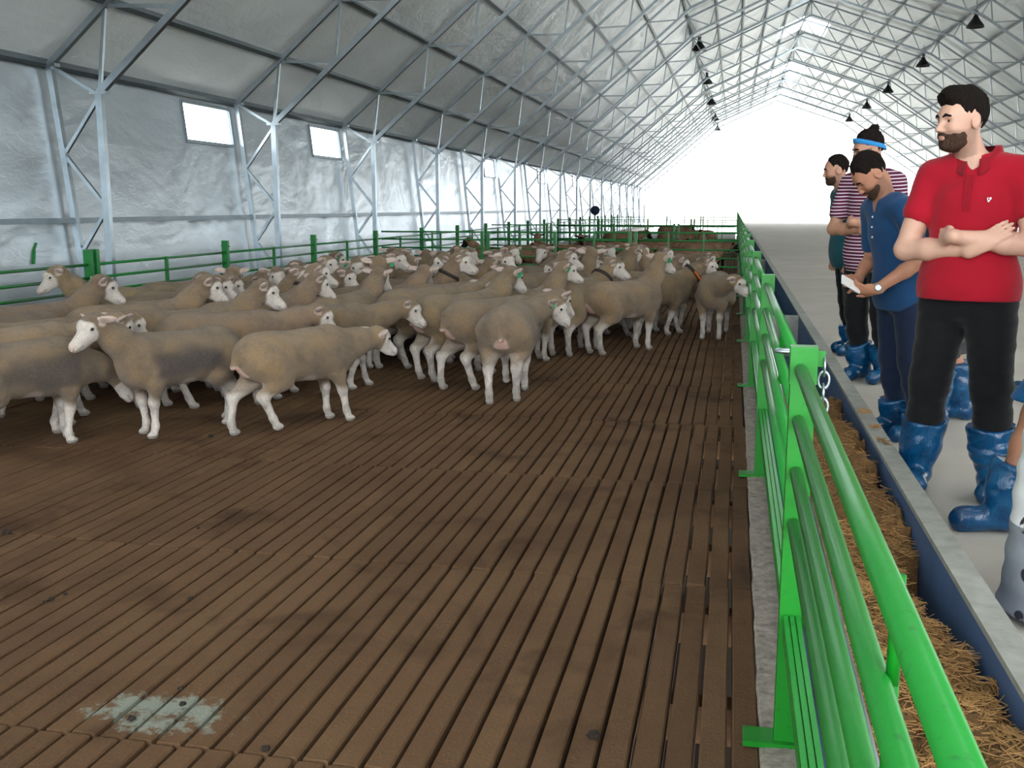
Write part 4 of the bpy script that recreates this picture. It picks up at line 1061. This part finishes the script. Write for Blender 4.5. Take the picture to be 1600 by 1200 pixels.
    V, Q = surface_nets(B.field(xs, ys, zs), xs, ys, zs); V[:, 2] = np.maximum(V[:, 2], .002)
    L = (V-hc)@R
    lip = sstep(.020, .008, np.sqrt((np.clip(np.abs(L[:, 1])-.014, 0, 1))**2+((L[:, 2]+.066)*1.6)**2+((L[:, 0]-.097)*.8)**2))
    stub = sstep(-.030, -.050, L[:, 2]-.55*np.clip(.02-L[:, 0], 0, .08))*sstep(-.05, -.02, L[:, 0])*(np.abs(L[:, 1]) < .075)*(np.linalg.norm(L, axis=1) < .16)*(1-lip)
    stub = np.maximum(stub, .8*sstep(.014, .006, np.hypot((L[:, 2]+.047)*1.4, np.clip(np.abs(L[:, 1])-.022, 0, 1)))*(L[:, 0] > .07))
    body = ob('body', np_mesh('body', V, Q, M[skin], np.stack([lip, stub*min(1, beard+.35)], 1)), e)
    # eyes and brows
    for s in (-1, 1):
        bm = bmesh.new(); bmesh.ops.create_uvsphere(bm, u_segments=14, v_segments=10, radius=.0108); me = bpy.data.meshes.new('eye'); bm.to_mesh(me); bm.free(); me.materials.append(M['eyew']); me.polygons.foreach_set('use_smooth', [True]*len(me.polygons))
        ey = ob('eye', me, e, tuple(T(.0745, s*.032, .003)))
        m = MB(); g = T(.0745, s*.032, .003); v_ = R@np.array([1, s*.05, -.12]); v_ /= np.linalg.norm(v_)
        m.tube([v_*.0080, v_*.0112], .0062, 10); m.build('iris', M['eye'], ey, True)
        S = SDF().chain([T(.0970, s*.012, .0215), T(.0975, s*.030, .0285), T(.0880, s*.050, .0225)], [.0050, .0058, .0046], k=.004)
        a_ = np.array([p[7] for p in S.p]).min(0)-.01; b_ = np.array([p[8] for p in S.p]).max(0)+.01
        X_, Y_, Z_ = axis((a_[0], b_[0], .0028)), axis((a_[1], b_[1], .0028)), axis((a_[2], b_[2], .0028)); v2, q2 = surface_nets(S.field(X_, Y_, Z_), X_, Y_, Z_); ob('eyebrow', np_mesh('eyebrow', v2, q2, M['hair']), e)
    # head hair
    ga = [axis((hc[i]-.17, hc[i]+.19, .0058*r)) for i in range(3)]
    P = np.stack(np.meshgrid(*ga, indexing='ij'), -1); LP = (P-hc.astype(np.float32))@R.astype(np.float32)
    if hair != 'none':
        top = {'quiff': .014, 'short': .012, 'crop': .008, 'bun': .010}[hair]
        S = SDF().ell(T(-.018, 0, .045), (.098+top*.35, .079+top*.25, .090+top), R, k=.02)
        if hair == 'quiff': S.cap(T(.062, -.034, .108), T(.062, .034, .108), .027, k=.035).cap(T(-.03, 0, .108), T(.05, 0, .118), .030, k=.03)
        if hair == 'bun': S.ell(T(-.07, 0, .135), (.030, .030, .030), R, k=.012)
        Fh = S.field(*ga)
        Fh = Fh+wob(LP*np.array([1.6, 1.6, .8], np.float32), 95, 3)*.0034+wob(LP*np.array([2.5, 2.5, 1], np.float32), 170, 6)*.0018
        line = np.where(LP[..., 0] > -.02, .045+.35*np.clip(LP[..., 0]-.02, 0, 1)-.9*np.clip(np.abs(LP[..., 1])-.055, 0, .03)-.9*np.clip(.03-LP[..., 0], 0, .05), -.045+.5*np.clip(LP[..., 0]+.06, 0, .05))
        Fh = np.maximum(Fh, (line-LP[..., 2])*.8); Fh = np.maximum(Fh, LP[..., 0]-.098-.25*np.clip(LP[..., 2]-.10, 0, 1))
        Fh = np.maximum(Fh, .030-np.sqrt((LP[..., 0]+.010)**2*1.2+((np.abs(LP[..., 1])-.088))**2*.8+((LP[..., 2]+.004)*.85)**2))
        v2, q2 = surface_nets(Fh, *ga); ob('hair', np_mesh('hair', v2, q2, M['hair']), e)
    if beard >= .6:
        S = SDF().ell(T(.030, 0, -.074), (.0570, .0550, .0445), R, k=.03).ell(T(.074, 0, -.101), (.027, .030, .021), R, k=.02).ell(T(.030, 0, -.03), (.0698, .0648, .0990), R, k=.03)
        Fb = S.field(*ga)+wob(LP, 150, 9)*.0012
        Fb = np.maximum(Fb, LP[..., 2]+.050-.85*np.clip(.045-LP[..., 0], 0, .03)-2.4*np.clip(.018-LP[..., 0], 0, .03)+wob(LP, 260, 4)*.004); Fb = np.maximum(Fb, -.012-LP[..., 0]+.15*LP[..., 2])
        Fb = np.maximum(Fb, .0070-np.sqrt((LP[..., 0]-.10)**2*.3+np.clip(np.abs(LP[..., 1])-.012, 0, 1)**2+(LP[..., 2]+.066)**2*1.6))
        mo = SDF().chain([T(.090, -.032, -.064), T(.099, -.016, -.0505), T(.102, 0, -.049), T(.099, .016, -.0505), T(.090, .032, -.064)], [.006, .0058, .0045, .0058, .006], k=.004).field(*ga)
        v2, q2 = surface_nets(np.minimum(Fb, mo), *ga); ob('beard', np_mesh('beard', v2, q2, M['beardm']), e)
    # clothes
    def cloth(nm, S, mat, h, cut=None, folds=(.004, 16), seed=1, lbl=None):
        pts = np.array([q for p in S.p if not p[6] for q in (p[7], p[8])]); lo, hi = pts.min(0)-.03, pts.max(0)+.03; A_ = [axis((lo[i], hi[i], h)) for i in range(3)]
        Fc = S.field(*A_); Pc = np.stack(np.meshgrid(*A_, indexing='ij'), -1)
        Fc = Fc+wob(Pc*np.array([1, 1, .6], np.float32), folds[1]*2.2, seed)*folds[0]*.6+wob(Pc*np.array([.8, .8, 1.5], np.float32), folds[1]*5, seed+4)*folds[0]*.4
        if cut is not None: Fc = np.maximum(Fc, cut(Pc))
        v2, q2 = surface_nets(Fc, *A_); o = ob(nm, np_mesh(nm, v2, q2, M[mat]), e)
        if lbl: o['label'] = lbl
        return o, v2
    out = {}
    if shirt:
        g = shirt.get('grow', .011); S = tors.copy(g); hem = shirt.get('hem', .86)
        if hem < .9: S.ell((.004 if lean < 8 else -.022, 0, .93), (.152*b if lean < 8 else .188*b, .196*b if lean < 8 else .212*b, .24), k=.07)
        S.cap(nb-np.array([0, 0, .03]), nb+np.array([-.003, 0, .035]), .070, .064, k=.03)
        fr = shirt.get('sleeve', .62)
        for s, q in ((1, 'L'), (-1, 'R')):
            sh, el = J['s'+q], J['e'+q]; d = el-sh; en = sh+d*min(fr, 1.0)
            S.cap(sh, en, .065*b, .063*b, k=.035)
            if fr > 1: S.cap(el, el+(J['w'+q]-el)*(fr-1), .058, .05, k=.02)
        S.cap(nb+np.array([.004, 0, .055]), nb+np.array([.03, 0, .2]), .062, .09, k=.006, sub=True)
        S.ell(nb+np.array([.070, 0, .045]), (.035, .028, .06*shirt.get('vneck', .6)+.02), k=.006, sub=True)
        for s, q in ((1, 'L'), (-1, 'R')):
            if fr <= 1: sh, el = J['s'+q], J['e'+q]; d = unit(el-sh); en = sh+(el-sh)*fr; S.cap(en+d*.072, en+d*.075, .062, k=.004, sub=True)
        cutf = (lambda hem_: (lambda P_: (hem_-P_[..., 2])+.02*P_[..., 0]))(hem)
        out['shirt'] = cloth(shirt.get('name', 'shirt'), S, shirt['mat'], .0075*r, cutf, (shirt.get('fold', .0045), 11), 2)
    if pants:
        S = SDF().ell((-.005, 0, .93), (.122*b, .165*b, .13), k=.05).ell((0, 0, .86), (.115*b, .165*b, .10), k=.05); cuff = pants.get('cuff', .30); w = pants.get('w', .018)
        for s, q in ((1, 'L'), (-1, 'R')): hip = np.array([0, s*.092, .90]); kn, an = J['k'+q], J['a'+q]; S.chain([hip, kn, kn+(an-kn)*.35, an], [.096*b+w*.5, .062*b+w, .056*b+w*.8, .040+w*.5], k=.03)
        out['pants'] = cloth(pants.get('name', 'trousers'), S, pants['mat'], .009*r, lambda P_: np.maximum(cuff-P_[..., 2], P_[..., 2]-1.01), (.006, 12), 5)
    if dress:
        S = SDF().ell((.0, 0, 1.22), (.14, .18, .22), k=.05).chain([(0, 0, 1.12), (0, 0, .92), (0, 0, .6), (.01, 0, -.06)], [.14, .19, .19, .255], k=.08)
        out['dress'] = cloth('robe', S, dress, .012, lambda P_: .03-P_[..., 2], (.018, 7), 3)
    if boots:
        for s, q in ((1, 'L'), (-1, 'R')):
            kn, an = J['k'+q], J['a'+q]; fa = math.radians(J['t'+q]); fd = np.array([math.cos(fa), math.sin(fa), 0]); up = unit(kn-an); bh = J.get('boot', .30)
            S = SDF().cap(an+np.array([0, 0, -.022])-fd*.045, an+fd*.15+np.array([0, 0, -.032]), .056, .050, k=.05).chain([an, an+up*bh*.5, an+up*(bh+.06)], [.066, .088, .108], k=.04)
            tb = an+up*bh
            cloth('shoe_cover', S, 'plastic', .008*r, (lambda tb_, up_: (lambda P_: np.maximum(.001-P_[..., 2], (P_-tb_.astype(np.float32))@up_.astype(np.float32)+.012*wob(P_, 30, 3))))(tb, up), (.009, 15), 7+s, 'blue plastic overshoe')
    if extras: extras(e, T, R, hc, J, out, U)
    return e
def surf_x(vs, y, z, tol=.02):
    k = (np.abs(vs[:, 1]-y) < tol) & (np.abs(vs[:, 2]-z) < tol); return vs[k][:, 0].max()
CROSS = dict(eR=(.055, -.265, 1.10), wR=(.165, .05, 1.11), hR=(-.05, .8, .62), nR=(1, .0, .35), cR=10, eL=(.06, .27, 1.125), wL=(.205, -.03, 1.165), hL=(-.72, -.7, -.05), nL=(1, -.4, .1), cL=34, sideL=-1, sideR=-1, th=6)
def polo_extras(e, T, R, hc, J, out, U):
    vs = out['shirt'][1]
    m = MB(); n = 30; nb = U((-.015, 0, 1.45)); r = []
    for i in range(n+1):
        a = math.radians(18+(342-18)*i/n); c, s = math.cos(a), math.sin(a); fr = max(0, c)
        top = nb+np.array([.010+.066*c, .068*s, .100*(1-fr)+.038*fr]); low = nb+np.array([.016+.104*c, .100*s, .076*(1-fr)-.030*fr]); r.append((top, top*.5+low*.5+np.array([.006*c, .006*s, .012]), low))
    v = [q for t in r for q in t]+[q+np.array([0, 0, -.006]) for t in r for q in t]; N = len(r)*3; f = []
    for i in range(n):
        for k in range(2):
            a = i*3+k; f.append((a, a+3, a+4, a+1)); f.append((N+a+1, N+a+4, N+a+3, N+a))
        a = i*3+2; f.append((a, a+3, N+a+3, N+a))
    for a in (0, n*3): f.append((a, a+1, N+a+1, N+a)); f.append((a+1, a+2, N+a+2, N+a+1))
    ob('collar', mesh_from('collar', v, f, M['polo_dark'], True), e)
    pl = MB(); zs = np.linspace(1.27, 1.425, 9)
    pts = [(surf_x(vs, 0, z)+.0025, z) for z in zs]
    for k in range(8): (x0, z0), (x1, z1) = pts[k], pts[k+1]; pl.add([(x0, -.016, z0), (x0, .016, z0), (x1, .016, z1), (x1, -.016, z1)], [(0, 1, 2, 3)])
    p = pl.build('placket', M['polo_dark'], e)
    for z in (1.40, 1.355, 1.31): MB().torus((surf_x(vs, 0, z)+.004, 0, z), .0032, .0022, 'x', 10, 5).build('button', M['polo'], e, True)
    y, z = .088, 1.318; x = max(surf_x(vs, y, z, .015), 0)+.003
    lg = MB(); 
    for a, b in (((-.008, .006), (-.003, -.009)), ((-.003, -.009), (.003, .001)), ((.003, .001), (.008, .006)), ((.008, .006), (.004, .010)), ((.004, .010), (.0, .004)), ((-.008, .006), (-.004, .010))): lg.bar((x, y+a[0], z+a[1]), (x, y+b[0], z+b[1]), .0035, .003, up=(1, 0, 0))
    o = lg.build('chest_emblem', M['white'], e); o['label'] = 'small white embroidered emblem'
W0 = WALK
person('person in a red polo shirt and black trousers, arms crossed, looking left', 'visitors on the walkway', (1.065, 5.06, W0), -116, 1.85,
       joints=dict(CROSS, ho=(.035, -.05, 0), kL=(.03, .135, .50), kR=(.03, -.125, .50), aL=(-.02, .165, .085), aR=(.0, -.165, .085), tL=4, tR=14, boot=.25), head=(-40, 4, 0), skin='skin_a', shirt=dict(mat='polo', sleeve=.50, hem=.885, name='polo_shirt'), pants=dict(mat='blacktr', cuff=.27, w=.016), hair='quiff', beard=1, res=.9, extras=polo_extras, build=1.11)
def phone_extras(e, T, R, hc, J, out, U):
    w, d = J['wL'], unit(J['hL']); c = w+d*.15+np.array([0, -.01, .03])
    ph = empty('mobile_phone', (0, 0, 0)); ph.parent = None
    tag(ph, 'pale phone held in the hand of the person in blue', 'phone')
    Mx = Matrix.Translation(e.location) @ Matrix.Rotation(e.rotation_euler[2], 4, 'Z') @ Matrix.Scale(e.scale[0], 4)
    ph.matrix_world = Mx @ Matrix.Translation(Vector(c)) @ Matrix.Rotation(math.radians(-28), 4, 'Y') @ Matrix.Rotation(math.radians(-48), 4, 'X')
    MB().box(-.066, .066, -.034, .034, -.004, .004).build('phone_case', M['white'], ph); MB().box(-.062, .062, -.031, .031, .004, .0048).build('phone_screen', M['eyew'], ph)
    a = unit(J['wL']-J['eL']); u = np.cross(a, np.array([0, 0, 1.])); u /= np.linalg.norm(u); q = J['wL']-a*.012; k = np.cross(u, a)
    if k[2] < 0: k = -k
    wt = empty('wrist_watch', (0, 0, 0)); tag(wt, 'steel wrist watch on the arm of the person in blue', 'watch'); wt.matrix_world = Mx
    st = MB(); n = 20; v = []; f = []
    for aa in (-.008, .008):
        for i in range(n): t = 2*math.pi*i/n; v.append(q+a*aa+(u*math.cos(t)+k*math.sin(t))*.0335)
    for i in range(n): f.append((i, (i+1) % n, n+(i+1) % n, n+i))
    ob('watch_strap', mesh_from('watch_strap', v, f, M['steel'], True), wt)
    side = unit(np.array([0, 1, 0])*1.0+k*.4); side = unit(side-a*np.dot(side, a)); MB().tube([q+side*.030, q+side*.041], .0205, 18).build('watch_case', M['steel'], wt, True); MB().tube([q+side*.041, q+side*.0418], .0165, 18).build('watch_dial', M['white'], wt)
    vs = out['shirt'][1]
    for z in (1.36, 1.30, 1.24): x = surf_x(vs, 0, z)+.002; MB().torus((x, 0, z), .004, .003, 'x', 10, 5).build('button', M['white'], e, True)
person('person in a blue jersey looking down at a phone', 'visitors on the walkway', (.955, 6.22, W0), -158, 1.68,
       joints=dict(eL=(.0, .265, 1.12), wL=(.255, .17, 1.02), hL=(1, -.12, .0), nL=(0, .75, -.5), cL=38, eR=(.02, -.25, 1.12), wR=(.22, -.12, 1.04), hR=(1, .3, .05), nR=(0, -1, 0), cR=35, kL=(-.04, .1, .5), kR=(-.03, -.1, .5), aL=(-.11, .11, .085), aR=(-.09, -.11, .085), boot=.15), lean=17, head=(-8, 42, 0), skin='skin_b', shirt=dict(mat='henley', sleeve=.75, hem=.80, vneck=1.3, name='jersey'), pants=dict(mat='navy', cuff=.17, w=.022), hair='short', beard=.8, res=1.15, extras=phone_extras)
def band_extras(e, T, R, hc, J, out, U):
    v = []; f = []; n = 40
    for dz, g in ((-.016, 0), (-.016, .006), (.018, .004), (.018, -.004)):
        for i in range(n):
            t = 2*math.pi*i/n; c, s = math.cos(t), math.sin(t); v.append(T(-.014+(.100+g)*c, (.0805+g)*s, .034+dz+.052*c))
    for k in range(4):
        for i in range(n): f.append((k*n+i, k*n+(i+1) % n, ((k+1) % 4)*n+(i+1) % n, ((k+1) % 4)*n+i))
    ob('headband', mesh_from('headband', v, f, M['band'], True), e)
    g = MB()
    for s in (-1, 1): 
        pts = [T(.108, s*.034+.026*math.cos(t), .002+.019*math.sin(t)) for t in np.linspace(0, 2*math.pi, 17)]; g.tube(pts, .0022, 6, False); g.tube([T(.108, s*.060, .008), T(-.01, s*.084, .008)], .0022, 6)
    g.tube([T(.110, -.008, .006), T(.110, .008, .006)], .0022, 6); g.build('glasses', M['black'], e, True)
person('person in a striped jersey with a blue headband, hair bun and glasses', 'visitors on the walkway', (1.02, 8.24, W0), -128, 1.90,
       joints=dict(CROSS, boot=.19, kL=(-.03, .1, .5), kR=(-.03, -.1, .5), aL=(-.1, .11, .085), aR=(-.1, -.09, .085)), lean=4, head=(-38, 14, 0), skin='skin_c', shirt=dict(mat='stripe', sleeve=.66, hem=.80, name='striped_jersey'), pants=dict(mat='blacktr', cuff=.2), hair='bun', beard=0, res=1.2, extras=band_extras)
person('person seen in profile, bearded, leftmost of the visitors, dark teal shirt', 'visitors on the walkway', (1.02, 9.78, W0), -172, 1.80, joints=dict(kL=(-.04, .1, .5), kR=(-.04, -.1, .5), aL=(-.11, .11, .085), aR=(-.11, -.11, .085), boot=.19), lean=10, head=(-6, 6, 0), skin='skin_c', shirt=dict(mat='teal', sleeve=.8, hem=.78), pants=dict(mat='blacktr', cuff=.2), hair='crop', beard=.7, res=1.3)
person('person half hidden behind the red polo, maroon shirt and camouflage shorts', 'visitors on the walkway', (1.37, 6.75, W0), 176, 1.73, joints=dict(aL=(.13, .14, .085), kL=(.08, .12, .48), aR=(-.08, -.13, .085)), head=(8, 0, 0), skin='skin_b', shirt=dict(mat='maroon', sleeve=.7, hem=.80), pants=dict(mat='camo', cuff=.44, w=.035, name='shorts'), hair='short', beard=.5, res=1.4)
person('person at the right edge with bare knee, blue shorts and blue overshoes', 'visitors on the walkway', (1.467, 4.55, W0), 178, 1.81, joints=dict(kL=(.22, .10, .50), aL=(.33, .11, .085), kR=(-.02, -.1, .5), aR=(-.12, -.12, .085), boot=.22, tL=8), head=(0, 0, 0), skin='skin_b', shirt=dict(mat='print', sleeve=.7, hem=.74), pants=dict(mat='bluecloth', cuff=.55, w=.05, name='shorts'), hair='short', res=1.5)
person('person in a long white printed robe cut by the right edge', 'visitors on the walkway', (1.153, 3.51, W0), -178, 1.76, joints=dict(eL=(-.02, .22, 1.14), eR=(-.02, -.22, 1.14), wL=(.03, .24, .9), wR=(.03, -.24, .9)), head=(0, 0, 0), skin='skin_c', dress='print', boots=False, shirt=dict(mat='print', sleeve=1.7, hem=1.0), hair='bun', res=1.6)
person('person in grey patterned trousers at the back right of the visitors', 'visitors on the walkway', (2.15, 7.76, W0), 170, 1.75, joints=dict(), head=(0, 0, 0), skin='skin_b', shirt=dict(mat='blacktr', sleeve=.8, hem=.80), pants=dict(mat='greyprint', cuff=.3, w=.03), hair='short', res=1.7)
person('person far behind the red polo, only dark hair showing past the shoulder', 'visitors on the walkway', (2.05, 11.27, W0), 175, 1.72, joints=dict(), head=(0, 0, 0), skin='skin_b', shirt=dict(mat='navy', sleeve=.8, hem=.80), pants=dict(mat='blacktr', cuff=.3), hair='short', res=1.8)
